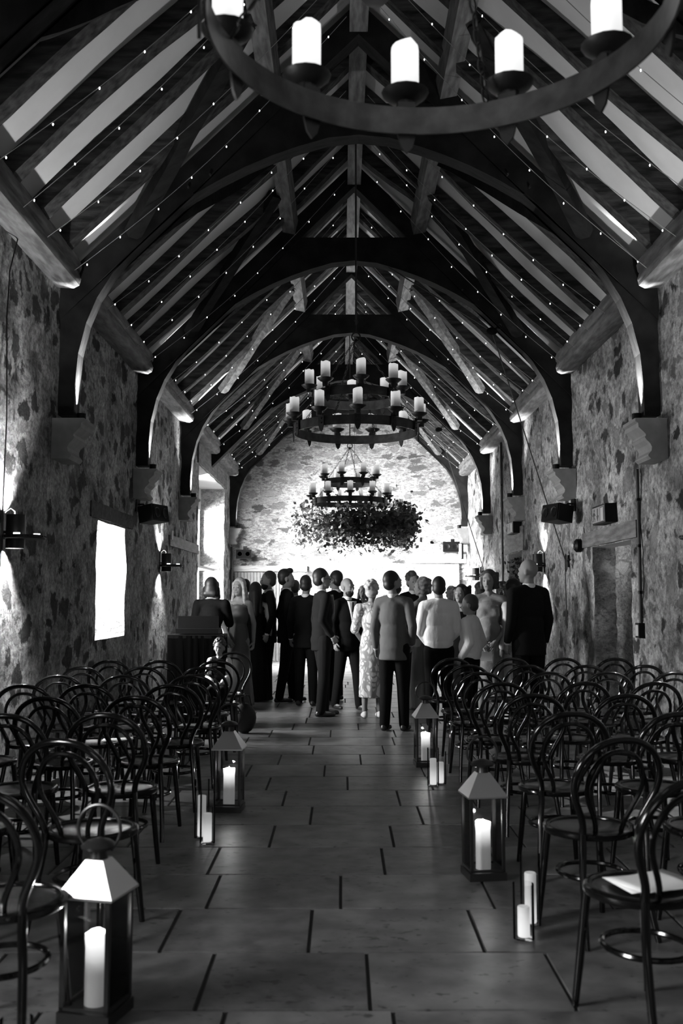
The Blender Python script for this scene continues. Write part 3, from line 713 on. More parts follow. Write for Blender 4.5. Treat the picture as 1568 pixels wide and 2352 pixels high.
speaker('small dark speaker with two round cones above the end wall lintel', (pxX(1038, 23.7), 23.75, 2.72), R_(-12), -4, w=.40, d=.24, h=.24)
def exit_sign(Y, z, L, label):
    x = RWX - .13
    t = empty('exit_sign', (x, Y, z), 0, label, 'exit sign', 'boxed running man exit signs')
    MB().box((.055, 0, 0), (.13, L, .21)).build('housing', M['black'], t)
    f = MB().box((-.012, 0, 0), (.006, L * .94, .17)).build('sign_face', M['sign_face'], t)
    mb = MB(); X_ = -.0165
    def poly(pts): mb.prism(pts, 'x', X_ - .001, X_ + .001)
    # seen from the room, y runs right to left: running man (far end), arrow down, doorway (near end)
    def yy(u): return (.5 - u) * L * .94
    def P(pts): poly([(yy(a), b) for a, b in pts])
    mb.prism([(yy(.16) + .017 * math.cos(k * .785), .055 + .017 * math.sin(k * .785)) for k in range(8)], 'x', X_ - .001, X_ + .001)
    P([(.10, .035), (.20, .03), (.18, -.02), (.10, -.02)]); P([(.17, .03), (.26, .005), (.25, -.01), (.16, .01)]); P([(.11, .035), (.03, .0), (.05, -.012), (.12, .015)])
    P([(.14, -.015), (.23, -.04), (.22, -.075), (.19, -.075), (.195, -.05), (.12, -.03)]); P([(.10, -.015), (.14, -.02), (.08, -.07), (.02, -.07), (.02, -.055), (.065, -.055)])
    P([(.41, .07), (.46, .07), (.46, -.01), (.53, -.01), (.435, -.075), (.34, -.01), (.41, -.01)])
    P([(.64, .078), (.97, .078), (.97, -.078), (.64, -.078)])
    mb.build('pictogram', M['sign_dark'], t)
    MB().prism([(yy(.70), .066), (yy(.92), .066), (yy(.92), -.078), (yy(.70), -.078)], 'x', X_ - .003, X_ - .001).build('door_symbol', mat('sign_pale', .4, .4), t)
exit_sign(11.25, 2.45, .56, 'large boxed exit sign with running man above the blocked doorway')
exit_sign(17.2, 2.72, .62, 'small boxed exit sign farther down the right wall')
def pipe(label, x, Y, z0, z1, r=.018, box=True):
    t = empty('conduit_pipe', (x, Y, z0), 0, label, 'pipe')
    MB().tube([(0, 0, 0), (0.004, 0, (z1 - z0) / 2), (0, 0, z1 - z0)], r, 10).build('pipe', M['cable'], t, True)
    mb = MB()
    for k in range(3): mb.box((.0, 0, (z1 - z0) * (.2 + .3 * k)), (.03, r * 3, .03))
    mb.build('clip', M['black'], t)
    if box: 
        MB().box((0, 0, -.07), (.08, .13, .15)).build('socket_box', M['black'], t)
        MB().box((-.042, 0, -.07), (.004, .09, .11)).build('socket_plate', M['frame'], t)
pipe('dark conduit running from the nearest right corbel down to a black socket box', RWX - .03, 10.12, 1.25, 2.82)
pipe('thin dark vertical conduit on the right wall beside the far exit sign', RWX - .03, 18.75, .2, 4.5, .022, False)
pipe('vertical pipe in the far left corner by the tall opening', LWX + .05, 24.1, .1, 2.75, .03, False)
mb = MB(); mb.tube([(0, 0, -2.4), (.01, .02, -1.2), (-.0, -.02, -.4), (0, .02, 0), (.02, .1, .25), (0, .22, .38)], .006, 6)
tag(mb.build('wall_cable', M['cable'], loc=(LWX + .03, 7.85, 4.15)), 'thin black cable hanging down the stone wall at the left edge', 'cable')
t = empty('fire_alarm_sounder', (RWX - .02, 12.62, 2.17), 0, 'small round black fitting on the wall beside the blocked doorway lintel', 'wall fitting')
mb = MB(); mb.lathe([(0, 0), (.085, 0), (.085, .06), (.05, .09), (0, .09)], n=20); mb.v = [(-p[2], p[1], p[0]) for p in mb.v]; mb.build('housing', M['black'], t, True)
mb = MB(); mb.ell((-.10, 0, 0), (.02, .03, .03)); mb.build('lens', M['frame'], t, True)
for (px, D, z0, h, lab) in ((1066, 24.1, 2.45, .34, 'narrow white box light under the pale right corbel near the end wall'),):
    t = empty('emergency_light', (RWX - .25, 23.6, z0), 0, lab, 'wall light'); MB().box((0, 0, h / 2), (.06, .10, h)).build('casing', M['white_plastic'], t); MB().box((.05, 0, h / 2), (.04, .13, h * 1.08)).build('back_box', M['black'], t)
MB_ = MB().box((0, 0, 0), (.02, .05, .14)); tag(MB_.build('sensor_box', M['white_plastic'], loc=(LWX + .04, 15.7, 2.5)), 'tiny white sensor box at the end of the weathered timber strip', 'sensor')
# dried plants standing in the dark recess on the right
t = empty('dried_plant', (RWX + .12, 17.5, .84), 0, 'dark bushy plant in the recess behind the bald man', 'plant')
mb = MB(); rnd = random.Random(5)
for i in range(900):
    c = Vector((rnd.gauss(0, .08), rnd.gauss(0, .3), rnd.uniform(0, 1.35))); c.y *= 1 - .3 * c.z; d = Vector((rnd.uniform(-1, 1), rnd.uniform(-1, 1), rnd.uniform(-.5, 1))).normalized(); u = d.orthogonal()
    mb.add([c, c + d * .04 + u * .02, c + d * .08, c + d * .04 - u * .02], [(0, 1, 2, 3)])
mb.build('leaves', M['foliage'], t)
mb = MB()
for i in range(9): mb.tube([(0, .02 * i - .08, 0), (rnd.gauss(0, .03), rnd.gauss(0, .2), .7), (rnd.gauss(0, .05), rnd.gauss(0, .25), 1.25)], .006, 5)
mb.build('stem', M['foliage'], t)

# ------------------------------------------------------------------ fairy lights strung up the slopes
for (ya, yb, bi) in bays:
    for s in (-1, 1):
        side = 'left' if s < 0 else 'right'
        for k in range(4):
            if bi == 0 and k > 2: continue
            y = yb - .48 - .75 * k; rnd = random.Random(bi * 20 + k + (100 if s > 0 else 0))
            t = empty('fairy_light_string', (XC, y, 0), 0, 'fairy lights, %s roof slope %s, %s from far end' % (side, 'before the first truss' if bi == 0 else 'between %s and %s trusses' % (ORD[bi], ORD[bi + 1]), ORD[k + 1]), 'fairy lights', 'fairy light strings under the rafters')
            A = Vector((s * 2.72, rnd.uniform(-.1, .05), RIDGE - .36 - .97 * 2.72)); B = Vector((s * .12, rnd.uniform(-.3, .3), RIDGE - .42)); N = 8
            pts = []
            for q in range(N * 2 + 1):
                u = q / (N * 2); p = A.lerp(B, u); p.z -= .16 * math.sin(u * math.pi) + .0 * u; pts.append(p)
            MB().tube(pts, .003, 4).build('wire', M['wire'], t)
            for q in range(1, N * 2, 2):
                p = pts[q] + Vector((rnd.uniform(-.02, .02), rnd.uniform(-.02, .02), 0))
                MB().ell(p + Vector((0, 0, -.02)), (.0055, .0055, .010), n=6, m=5).build('bulb', M['bulb'], t)

# ------------------------------------------------------------------ bentwood chairs
def arc_pts(fn, n): return [fn(i / n) for i in range(n + 1)]
def make_chair():
    """faces +Y (away from the camera); origin on the floor under the seat centre"""
    t = empty('bentwood_chair', (0, 0, 0))
    SH = .46; SR = .205
    mb = MB(); mb.lathe([(0, SH - .022), (SR - .03, SH - .022), (SR - .028, SH - .004), (SR - .05, SH - .008), (0, SH - .012)], n=36); mb.build('seat', M['seat'], t, True)
    mb = MB(); mb.lathe([(SR - .032, SH - .028), (SR - .004, SH - .03), (SR + .004, SH - .02), (SR + .004, SH - .004), (SR - .006, SH + .003), (SR - .028, SH + .002), (SR - .032, SH - .006), (SR - .032, SH - .028)], n=36); mb.build('seat_rim', M['bentwood'], t, True)
    TILT = lambda z: -.175 - max(0, z - SH) * .30
    # outer back hoop above the seat: narrow at the seat, swelling to a round head
    def outer(u):
        a = (u - .5) * 2            # -1..1
        s_ = -1 if a < 0 else 1; a = abs(a)
        if a > .5:
            q = (1 - a) / .5        # 0 at the seat .. 1 where the arch begins
            x = .135 + (.213 - .135) * (math.sin((q - .5) * math.pi) * .5 + .5); z = SH + .0 + q * .24
        else:
            q = a / .5; th = (1 - q) * math.pi / 2
            x = .213 * math.cos(th) ** .92 if th < math.pi / 2 - 1e-6 else 0; z = SH + .24 + .185 * math.sin(th)
        return (s_ * x, TILT(z), z)
    mb = MB(); mb.tube(arc_pts(outer, 44), .0155, 10); mb.build('back_hoop', M['bentwood'], t, True)
    def inner(u):
        a = (u - .5) * 2; s_ = -1 if a < 0 else 1; a = abs(a)
        if a > .5:
            q = (1 - a) / .5; x = .065 + (.140 - .065) * (math.sin((q - .5) * math.pi) * .5 + .5); z = SH + q * .22
        else:
            q = a / .5; th = (1 - q) * math.pi / 2; x = .140 * math.cos(th) ** .92 if th < math.pi / 2 - 1e-6 else 0; z = SH + .22 + .15 * math.sin(th)
        return (s_ * x, TILT(z) + .012, z)
    mb = MB(); mb.tube(arc_pts(inner, 40), .0115, 8); mb.build('inner_hoop', M['bentwood'], t, True)
    for s in (-1, 1):
        mb = MB(); mb.tube([(s * .135, -.175, SH + .03), (s * .137, -.178, SH - .05), (s * .15, -.195, .3), (s * .168, -.235, .12), (s * .178, -.265, 0)], [.0165, .0165, .016, .015, .0135], 10); mb.build('leg', M['bentwood'], t, True)
        mb = MB(); mb.tube([(s * .135, .14, SH - .025), (s * .14, .145, .38), (s * .158, .165, .15), (s * .17, .18, 0)], [.019, .0175, .0155, .013], 10); mb.build('leg', M['bentwood'], t, True)
    mb = MB(); mb.tube([(.150 * math.cos(a * math.pi / 14) , -.02 + .165 * math.sin(a * math.pi / 14), .255) for a in range(28)], .0115, 8, closed=True); mb.build('leg_ring', M['bentwood'], t, True)
    return t
proto = make_chair(); PT = tree_of(proto)
rows_r = [(2.62, [1.17], 26), (3.72, [1.09], 24), (4.70, [1.14, 1.70], 17), (5.68, [1.20, 1.74, 2.26], 8), (6.72, [1.20, 1.76, 2.27], 8), (7.62, [1.14, 1.72, 2.24, 2.76], 6),
          (8.62, [1.12, 1.66, 2.20, 2.75], 6), (9.50, [1.14, 1.68, 2.22, 2.73], 4), (10.55, [1.10, 1.70, 2.24, 2.77], 4)]
rows_l = [(3.60, [-1.17], -6), (4.66, [-1.14, -1.72], -14), (5.62, [-1.23, -1.78, -2.32], -3), (6.55, [-1.26, -1.80, -2.32], -5), (7.42, [-1.22, -1.80, -2.25], -2),
          (8.30, [-1.20, -1.74, -2.24], 0), (9.25, [-1.24, -1.76, -2.28], -3), (10.15, [-1.24, -1.78, -2.29], 0)]
first = True; rnd = random.Random(21); SEATS = {}
for side, rows in (('right', rows_r), ('left', rows_l)):
    for ri, (Y, xs, rot) in enumerate(rows):
        for ci, x in enumerate(xs):
            c = proto if first else copy_tree(proto, PT); first = False
            j = rnd.uniform(-4, 4) if Y > 5 else 0
            c.location = (x, Y + rnd.uniform(-.03, .03), 0); c.rotation_euler = (0, 0, R_(rot + j)); SEATS[(side, ri, ci)] = c
            tag(c, 'bentwood chair %s of the aisle, %s row from the camera, %s' % (side, ORD[ri + 1], 'next to the aisle' if ci == 0 else ('by the wall' if (ci == len(xs) - 1 and ci > 1) else ORD[ci + 1] + ' from the aisle')), 'chair', 'black bentwood chairs in rows')
# child's chair, turned to face the camera
c = copy_tree(proto, PT); c.location = (-1.27, 11.1, 0); c.rotation_euler = (0, 0, R_(172)); tag(c, 'black bentwood chair the little boy sits on', 'chair', 'black bentwood chairs in rows')

def papers(loc, rz, w, d, label, n=2):
    t = empty('order_of_service', loc, rz, label, 'paper', 'printed papers left on seats')
    for k in range(n):
        mb = MB(); m = 6; vs = []
        for i in range(m + 1):
            for q in range(2): vs.append((-w / 2 + w * i / m, (-d / 2, d / 2)[q], .004 + .004 * k + .006 * (i / m) ** 3 + .004 * noise.noise(Vector((i * .6, k * 3, q)))))
        mb.add(vs, [(2 * i, 2 * i + 2, 2 * i + 3, 2 * i + 1) for i in range(m)])
        rr = Matrix.Rotation(R_(9 * k), 3, 'Z'); mb.v = [tuple(rr @ Vector(p) + Vector((.02 * k, 0, 0))) for p in mb.v]
        o = mb.build('sheet', M['paper'], t, True); sm = o.modifiers.new('thickness', 'SOLIDIFY'); sm.thickness = .002
papers((1.12, 3.74, .461), R_(14), .26, .21, 'white printed sheets on the nearest complete chair seat on the right')
papers((-1.66, 7.45, .461), R_(5), .2, .12, 'small white paper on a middle seat in the fifth left row')
papers((-1.20, 8.32, .461), R_(-4), .26, .12, 'white papers on the aisle seat near the boy on the left')
papers((-1.72, 6.56, .461), R_(8), .14, .1, 'small white card on a middle seat in the fourth left row', 1)
papers((-1.3, 5.6, .461), R_(20), .13, .08, 'folded white card on the aisle seat in the third left row', 1)

# ------------------------------------------------------------------ lanterns and candle vases
def lantern(X, Y, rz, label, lit=2.2, hc=.25):
    t = empty('steel_lantern', (X, Y, 0), R_(rz), label, 'lantern', 'square steel lanterns along the aisle')
    w = .19; zb = .045; ze = .44
    MB().box((0, 0, .02), (w + .012, w + .012, .04)).build('base', M['brass'], t)
    mb = MB()
    for a in (-1, 1):
        for b in (-1, 1): mb.box((a * (w / 2 - .008), b * (w / 2 - .008), (zb + ze) / 2), (.016, .016, ze - zb))
    for z in (zb + .006, ze - .006):
        for a in (-1, 1): mb.box((a * (w / 2 - .006), 0, z), (.012, w, .012)); mb.box((0, a * (w / 2 - .006), z), (w, .012, .012))
    mb.build('frame', M['brass'], t)
    mb = MB()
    for a in (-1, 1): mb.box((a * (w / 2 - .006), 0, (zb + ze) / 2), (.002, w - .03, ze - zb)); mb.box((0, a * (w / 2 - .006), (zb + ze) / 2), (w - .03, .002, ze - zb))
    mb.build('glass_pane', M['glass'], t)
    e = w / 2 + .014; k = .035; z1 = ze + .115
    mb = MB(); mb.add([(-e, -e, ze), (e, -e, ze), (e, e, ze), (-e, e, ze), (-k, -k, z1), (k, -k, z1), (k, k, z1), (-k, k, z1)], [(0, 1, 5, 4), (1, 2, 6, 5), (2, 3, 7, 6), (3, 0, 4, 7), (4, 5, 6, 7), (3, 2, 1, 0)])
    mb.box((0, 0, ze - .004), (2 * e, 2 * e, .008)); mb.build('roof', M['steel'], t)
    mb = MB(); mb.lathe([(.034, z1), (.03, z1 + .02), (.03, z1 + .03), (.062, z1 + .036), (.066, z1 + .046), (.045, z1 + .062), (.012, z1 + .072), (0, z1 + .073)], n=20); mb.build('chimney_cap', M['brass'], t, True)
    mb = MB(); mb.tube([(.085 * math.cos(R_(-25 + 230 * q / 22)) , 0, z1 + .105 + .085 * math.sin(R_(-25 + 230 * q / 22))) for q in range(23)], .0065, 8)
    mb.tube([(.077, 0, z1 + .07), (.05, 0, z1 + .03)], .005, 6); mb.tube([(-.077, 0, z1 + .07), (-.05, 0, z1 + .03)], .005, 6); mb.build('handle', M['brass'], t, True)
    c = MB(); rr = .041; nn = 20; vs = []; fs = []
    lip = [hc + .010 * noise.noise(Vector((math.cos(2 * math.pi * j / nn) * 1.5, math.sin(2 * math.pi * j / nn) * 1.5, X * 7))) for j in range(nn)]
    prof = [(rr, 0), (rr, .1), (rr * .98, hc * .8), (rr * 1.06, hc * .93), (rr * 1.05, -1), (rr * .85, -2), (rr * .5, -3)]
    for r_, z_ in prof:
        for j in range(nn):
            q = 2 * math.pi * j / nn; z = z_ if z_ >= 0 else (lip[j] if z_ > -2.5 else hc - .03)
            vs.append((r_ * math.cos(q), r_ * math.sin(q), z))
    for i in range(len(prof) - 1):
        for j in range(nn): fs.append((i * nn + j, i * nn + (j + 1) % nn, (i + 1) * nn + (j + 1) % nn, (i + 1) * nn + j))
    fs.append(tuple(range((len(prof) - 1) * nn, len(prof) * nn))); c.add(vs, fs)
    ca = empty('pillar_candle', (X, Y, .042), 0, 'lit pillar candle inside the ' + label, 'candle', 'pillar candles inside the lanterns')
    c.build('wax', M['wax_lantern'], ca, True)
    MB().lathe([(0, hc - .03), (.004, hc - .025), (.006, hc - .01), (.002, hc + .01), (0, hc + .014)], n=10).build('flame', M['bulb'], ca, True)
    MB().tube([(0, 0, hc - .04), (0, 0, hc - .018)], .0015, 4).build('wick', M['black'], ca)
    l = bpy.data.lights.new('candle_flame', 'POINT'); l.energy = lit; l.shadow_soft_size = .01
    lo = bpy.data.objects.new('candle_flame', l); COL.objects.link(lo); lo.location = (X, Y, .042 + hc + .02)
lantern(pxX(238, 3.72), 3.74, -14, 'large lantern at the bottom left, nearest the camera')
lantern(pxX(531, 7.25), 7.25, -4, 'lantern farther along the left side of the aisle')
lantern(pxX(1104, 5.5), 5.55, 8, 'lantern in the middle distance on the right of the aisle')
lantern(pxX(975, 9.1), 9.15, 4, 'farthest lantern, right of the aisle behind two glass cylinders')
def vase(X, Y, h, hc, label):
    t = empty('glass_cylinder_vase', (X, Y, 0), 0, label, 'glass vase', 'glass cylinders along the aisle')
    r = .047
    MB().lathe([(0, .004), (r, .004), (r, h), (r - .003, h), (r - .003, .012), (0, .012)], n=28).build('glass', M['glass'], t, True)
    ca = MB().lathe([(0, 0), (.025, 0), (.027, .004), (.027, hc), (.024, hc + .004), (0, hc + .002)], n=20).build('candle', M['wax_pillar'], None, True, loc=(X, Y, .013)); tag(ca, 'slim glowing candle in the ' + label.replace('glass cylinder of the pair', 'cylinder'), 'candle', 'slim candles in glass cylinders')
vase(pxX(482, 6.25), 6.28, .31, .165, 'front glass cylinder of the pair on the left of the aisle')
vase(pxX(467, 6.35), 6.42, .36, .245, 'rear taller glass cylinder of the pair on the left of the aisle')
vase(pxX(991, 8.15), 8.17, .30, .20, 'left glass cylinder of the pair beside the farthest lantern')
vase(pxX(1008, 8.2), 8.24, .26, .16, 'right shorter glass cylinder of the pair beside the farthest lantern')
vase(pxX(1192, 4.52), 4.55, .24, .125, 'front glass cylinder of the pair at the lower right')
vase(pxX(1207, 4.72), 4.74, .32, .22, 'rear taller glass cylinder of the pair at the lower right')
vase(pxX(62, 2.95), 2.97, .30, .16, 'glass cylinder whose rim shows in the bottom left corner')

# ------------------------------------------------------------------ black table at the left of the crowd
t = empty('draped_table', (pxX(457, 11.9), 11.9, 0), 0, 'black draped table with a flat case on top, left of the crowd', 'table')
mb = MB(); mb.box((0, 0, 1.06), (.64, .5, .04)); mb.build('table_top', M['black'], t)
mb = MB(); n = 48; vs = []
for i in range(n):
    a = 2 * math.pi * i / n; c_, s_ = math.cos(a), math.sin(a); m_ = max(abs(c_) / .32, abs(s_) / .25); x, y = c_ / m_, s_ / m_; f = 1 + .05 * math.sin(i * 2.6)
    vs += [(x, y, 1.07), (x * f, y * f, .02)]
mb.add(vs, [(2 * i, 2 * i + 1, (2 * i + 3) % (2 * n), (2 * i + 2) % (2 * n)) for i in range(n)]); mb.build('black_cloth', mat('black_cloth', .0025, .95, spec=.02), t, True)
t = empty('equipment_case', (pxX(459, 11.9), 11.9, 1.09), 0, 'flat black case standing open on the draped table', 'case')
MB().box((0, 0, .03), (.5, .34, .06)).build('case_body', M['black'], t)
MB().box((0, -.05, .13), (.48, .03, .15)).build('lid', M['black'], t)
t = empty('shoulder_bag', (pxX(562, 11.2), 11.3, 0), 0, 'rounded black bag on the floor beside the seated boy', 'bag')
MB().ell((0, 0, .17), (.135, .09, .17)).build('bag_body', mat('bag_leather', .006, .6), t, True)
MB().tube([(-.08, 0, .3), (-.05, 0, .42), (.05, 0, .42), (.08, 0, .3)], .008, 6).build('handle', M['black'], t)

# ------------------------------------------------------------------ people
SKIN = mat('skin', .24, .6, spec=.3); SKIN_TAN = mat('skin_deeper', .30, .55)
HAIR = {'dark': mat('hair_dark', .012, .5), 'brown': mat('hair_brown', .05, .5), 'blonde': mat('hair_blonde', .42, .5, var=.3, scale=30), 'grey': mat('hair_grey', .40, .6, var=.3, scale=30), 'fair': mat('hair_fair', .16, .5, var=.4, scale=30)}
for h_ in HAIR.values(): h_.node_tree.nodes['Principled BSDF'].inputs['Specular IOR Level'].default_value = .35
CL = {'suit': mat('cloth_suit_dark', .006, .9, spec=.1), 'suit2': mat('cloth_suit_lit', .007, .9, spec=.15), 'grey': mat('cloth_grey_wool', .09, .85, bump=.8, scale=3.2, stretch=(1.6, 1.6, .8)), 'white': mat('cloth_white_cotton', .75, .8, bump=1.0, scale=6, stretch=(1.5, 1.5, .7)),  # second suit cloth lightened to stand in for light on some suits
      'black': mat('cloth_black', .004, .9, spec=.08), 'satin': mat('cloth_satin', .08, .5, bump=.5, scale=6), 'greydress': mat('cloth_grey_jersey', .2, .75, bump=.8, scale=9, var=.12), 'palesilk': mat('cloth_pale_silk', .42, .5, bump=.4, scale=6),
      'tie': mat('cloth_tie', .05, .6), 'shoe': mat('shoe_leather', .02, .35), 'sneaker': mat('sneaker_white', .75, .6), 'eye': mat('eye_dark', .01, .3), 'lip': mat('lips', .16, .5), 'glasses': mat('glasses_black', .008, .3)}
def leafprint():
    m = bpy.data.materials.new('leaf_print_cotton'); m.use_nodes = True; nt = m.node_tree; b = nt.nodes['Principled BSDF']; b.inputs['Roughness'].default_value = .85
    tc = nt.nodes.new('ShaderNodeTexCoord'); mp = nt.nodes.new('ShaderNodeMapping'); mp.inputs['Scale'].default_value = (1, 1, .55)
    nz = nt.nodes.new('ShaderNodeTexNoise'); nz.inputs['Scale'].default_value = 7; nz.inputs['Detail'].default_value = 1
    mx = nt.nodes.new('ShaderNodeMixRGB'); mx.inputs[0].default_value = .22
    v = nt.nodes.new('ShaderNodeTexVoronoi'); v.feature = 'DISTANCE_TO_EDGE'; v.inputs['Scale'].default_value = 20
    cr = nt.nodes.new('ShaderNodeValToRGB'); cr.color_ramp.elements[0].position = .08; cr.color_ramp.elements[1].position = .16
    cr.color_ramp.elements[0].color = (.30, .30, .30, 1); cr.color_ramp.elements[1].color = (.72, .72, .72, 1)
    L = nt.links; L.new(tc.outputs['Object'], mp.inputs[0]); L.new(mp.outputs[0], nz.inputs['Vector']); L.new(mp.outputs[0], mx.inputs[1]); L.new(nz.outputs['Color'], mx.inputs[2])
    L.new(mx.outputs[0], v.inputs['Vector']); L.new(v.outputs['Distance'], cr.inputs[0]); L.new(cr.outputs[0], b.inputs['Base Color'])
    return m
CL['leaf'] = leafprint()

def baked(mb, name, m, parent, voxel, smooth_n=6, extra=None, hollow_below=None):
    """fuse overlapping volumes into one continuous surface"""
    o = mb.build(name + '_volume', None)
    r = o.modifiers.new('r', 'REMESH'); r.mode = 'VOXEL'; r.voxel_size = voxel; r.use_smooth_shade = True
    sm = o.modifiers.new('s', 'SMOOTH'); sm.factor = .5; sm.iterations = smooth_n
    bpy.context.view_layer.update()
    me = bpy.data.meshes.new_from_object(o.evaluated_get(bpy.context.evaluated_depsgraph_get()))
    old = o.data; bpy.data.objects.remove(o); bpy.data.meshes.remove(old)
    if extra is not None and extra.v:
        bm = bmesh.new(); bm.from_mesh(me); n = [bm.verts.new(p) for p in extra.v]
        for f in extra.f:
            try: bm.faces.new([n[i] for i in f])
            except ValueError: pass
        bmesh.ops.recalc_face_normals(bm, faces=bm.faces); bm.to_mesh(me); bm.free()
    me.name = name; me.materials.clear(); me.materials.append(m)
    me.polygons.foreach_set('use_smooth', [True] * len(me.polygons))
    q = bpy.data.objects.new(name, me); COL.objects.link(q); q.parent = parent
    return q

ARM = {  # elbow, wrist for the right side (x>0), for a 1.80 m body; y is forward
    'down': ((.232, -.03, 1.17), (.235, .05, .93)), 'pocket': ((.262, -.08, 1.18), (.195, .07, .98)), 'front': ((.240, .02, 1.17), (.07, .20, .96)),
    'back': ((.27, -.12, 1.17), (.08, -.17, 1.0)), 'mouth': ((.21, .16, 1.20), (.06, .19, 1.47)), 'glass': ((.26, .0, 1.16), (.14, .24, 1.18)),
    'reach': ((.24, .24, 1.30), (.15, .50, 1.22)), 'akimbo': ((.40, -.06, 1.22), (.20, .06, 1.04)), 'hug': ((.28, .20, 1.28), (.02, .36, 1.30)), 'side': ((.32, .02, 1.19), (.30, .12, .95)), 'lap': ((.22, .05, 1.18), (.10, .26, 1.06))}
def person(px, D, top, yaw, label, skin=SKIN, hair='dark', hairstyle='short', head=(0, 0), arms=('down', 'down'), outfit='suit', col='suit', legcol='suit', female=False,
           H=None, step=(0, 0), lean=0, feet='shoe', collar=True, hem=None, width=1., glasses=False, beard=False, tie=False, bump=0, sit=False, face=False, hsc=1.06, bare=False):
    th = math.atan((1176 - top) / F_PX) + R_(4.973)
    ztop = 1.5 + math.tan(th) * D
    tp = 1.56 + .24 * hsc; s = ztop / tp if not sit else (ztop - .46) / (tp - .84)
    X = pxX(px, D)
    root = empty('person', (X, D, 0 if not sit else ztop - tp * s), R_(yaw), label, 'person')
    z0 = 0
    def S(p): return Vector((p[0] * s, p[1] * s, p[2] * s))
    wd_ = width * (.86 if female else .90)
    Lm = Matrix.Rotation(R_(-lean), 4, 'X')
    def T(p):                       # lean the upper body forward about the hips
        p = Vector(p)
        if p.z > .95: q = Lm @ Vector((p.x, p.y, p.z - .95)); return Vector((q.x, q.y, q.z + .95))
        return p
    def U(p): return S(T(p))
    # joints
    hips = [(-.095 * wd_, 0, .93), (.095 * wd_, 0, .93)]
    if sit: knees = [(-.11, .42, .93), (.11, .42, .93)]; ank = [(-.11, .44, .52), (.11, .44, .52)]
    else:
        knees = [(-.10 * wd_, .02 + step[0] * .55, .50), (.10 * wd_, .02 + step[1] * .55, .50)]; ank = [(-.11 * wd_, step[0], .085), (.11 * wd_, step[1], .085)]
    shs = [(-.185 * wd_, 0, 1.455), (.185 * wd_, 0, 1.455)]
    el = []; wr = []
    for i, sg in ((0, -1), (1, 1)):
        e, w = ARM[arms[i]]; el.append((sg * e[0] * (.5 + .5 * wd_), e[1], e[2])); wr.append((sg * w[0], w[1], w[2]))
    # head frame
    HB = Vector((0, .0, 1.56))
    Hm = Matrix.Rotation(R_(head[0]), 4, 'Z') @ Matrix.Rotation(R_(-head[1]), 4, 'X')
    def Hd(p): q = Hm @ ((Vector(p) - HB) * hsc); return U(q + HB)
    hrot = (Matrix.Rotation(R_(-lean), 4, 'X') @ Hm).to_3x3()
    def hell(mb, c, r, rot=None): mb.ell(Hd(c), tuple(a * s * hsc for a in r), hrot if rot is None else hrot @ rot, 18, 12)
    b = MB()
    hell(b, (0, -.012, 1.700), (.074, .094, .098)); hell(b, (0, .022, 1.665), (.066, .070, .090)); hell(b, (0, .030, 1.607), (.050, .056, .048))
    hell(b, (0, .066, 1.583), (.022, .02, .02)); hell(b, (0, .088, 1.640), (.017, .019, .013)); b.cap(Hd((0, .083, 1.69)), Hd((0, .098, 1.648)), .009 * s, .012 * s, 8)
    b.cap(Hd((-.034, .079, 1.700)), Hd((.034, .079, 1.700)), .012 * s, .012 * s, 8); b.cap(Hd((-.017, .083, 1.612)), Hd((.017, .083, 1.612)), .009 * s, .009 * s, 8)
    hell(b, (-.030, .066, 1.655), (.022, .02, .022)); hell(b, (.030, .066, 1.655), (.022, .02, .022))
    for sg in (-1, 1): hell(b, (sg * .077, -.008, 1.662), (.010, .020, .032))
    b.cap(U((0, -.02, 1.44)), Hd((0, -.008, 1.61)), .060 * s * (.85 if female else 1.), .052 * s * (.85 if female else 1.))
    # trunk
    W = wd_
    for c, r in (((0, 0, .95), (.158 * W, .11, .12)), ((0, 0, 1.08), (.140 * W, .098, .15)), ((0, .0, 1.28), (.160 * W, .108, .18)), ((0, -.005, 1.40), (.150 * W, .09, .09))): b.ell(U(c), tuple(a * s for a in r), None, 18, 12)
    b.cap(U((-.15 * W, -.005, 1.455)), U((.15 * W, -.005, 1.455)), .055 * s, .055 * s)
    for sg in (-1, 1): b.cap(U((0, -.02, 1.53)), U((sg * .14 * W, -.01, 1.46)), .04 * s, .05 * s)
    if female: 
        for sg in (-1, 1): b.ell(U((sg * .065, .075, 1.30)), tuple(a * s for a in (.060, .045, .06)))
    for i in (0, 1):
        b.cap(U(shs[i]), U(el[i]), .050 * s * W, .038 * s); b.cap(U(el[i]), U(wr[i]), .037 * s, .026 * s)
        b.cap(S(hips[i]), S(knees[i]), .085 * s, .055 * s); b.cap(S(knees[i]), S(ank[i]), .054 * s, .036 * s)
        b.cap(S(ank[i]) - Vector((0, .02 * s, .035 * s)), S(ank[i]) + Vector((0, .13 * s, -.05 * s)), .034 * s, .026 * s)
    # hands
    fx = MB()
    for i, sg in ((0, -1), (1, 1)):
        e_, w_ = U(el[i]), U(wr[i]); d = (w_ - e_).normalized()
        nrm = Vector((-sg, 0, 0)); 
        if arms[i] in ('front', 'back', 'lap'): nrm = Vector((0, -1 if arms[i] != 'back' else 1, -.2))
        if arms[i] in ('mouth', 'glass', 'reach', 'hug'): nrm = Vector((-sg * .8, 0, -.5))
        nrm = (nrm - d * nrm.dot(d)).normalized(); side = d.cross(nrm).normalized()
        if side.y < 0 or (abs(side.y) < .3 and side.z < 0): side = -side          # thumb side points forward / up
        hs = s
        rot = Matrix((side, nrm, d)).transposed()
        b.ell(w_ + d * .048 * hs, (.040 * hs, .017 * hs, .052 * hs), rot, 14, 10); b.cap(w_, w_ + d * .03 * hs, .026 * hs, .024 * hs)
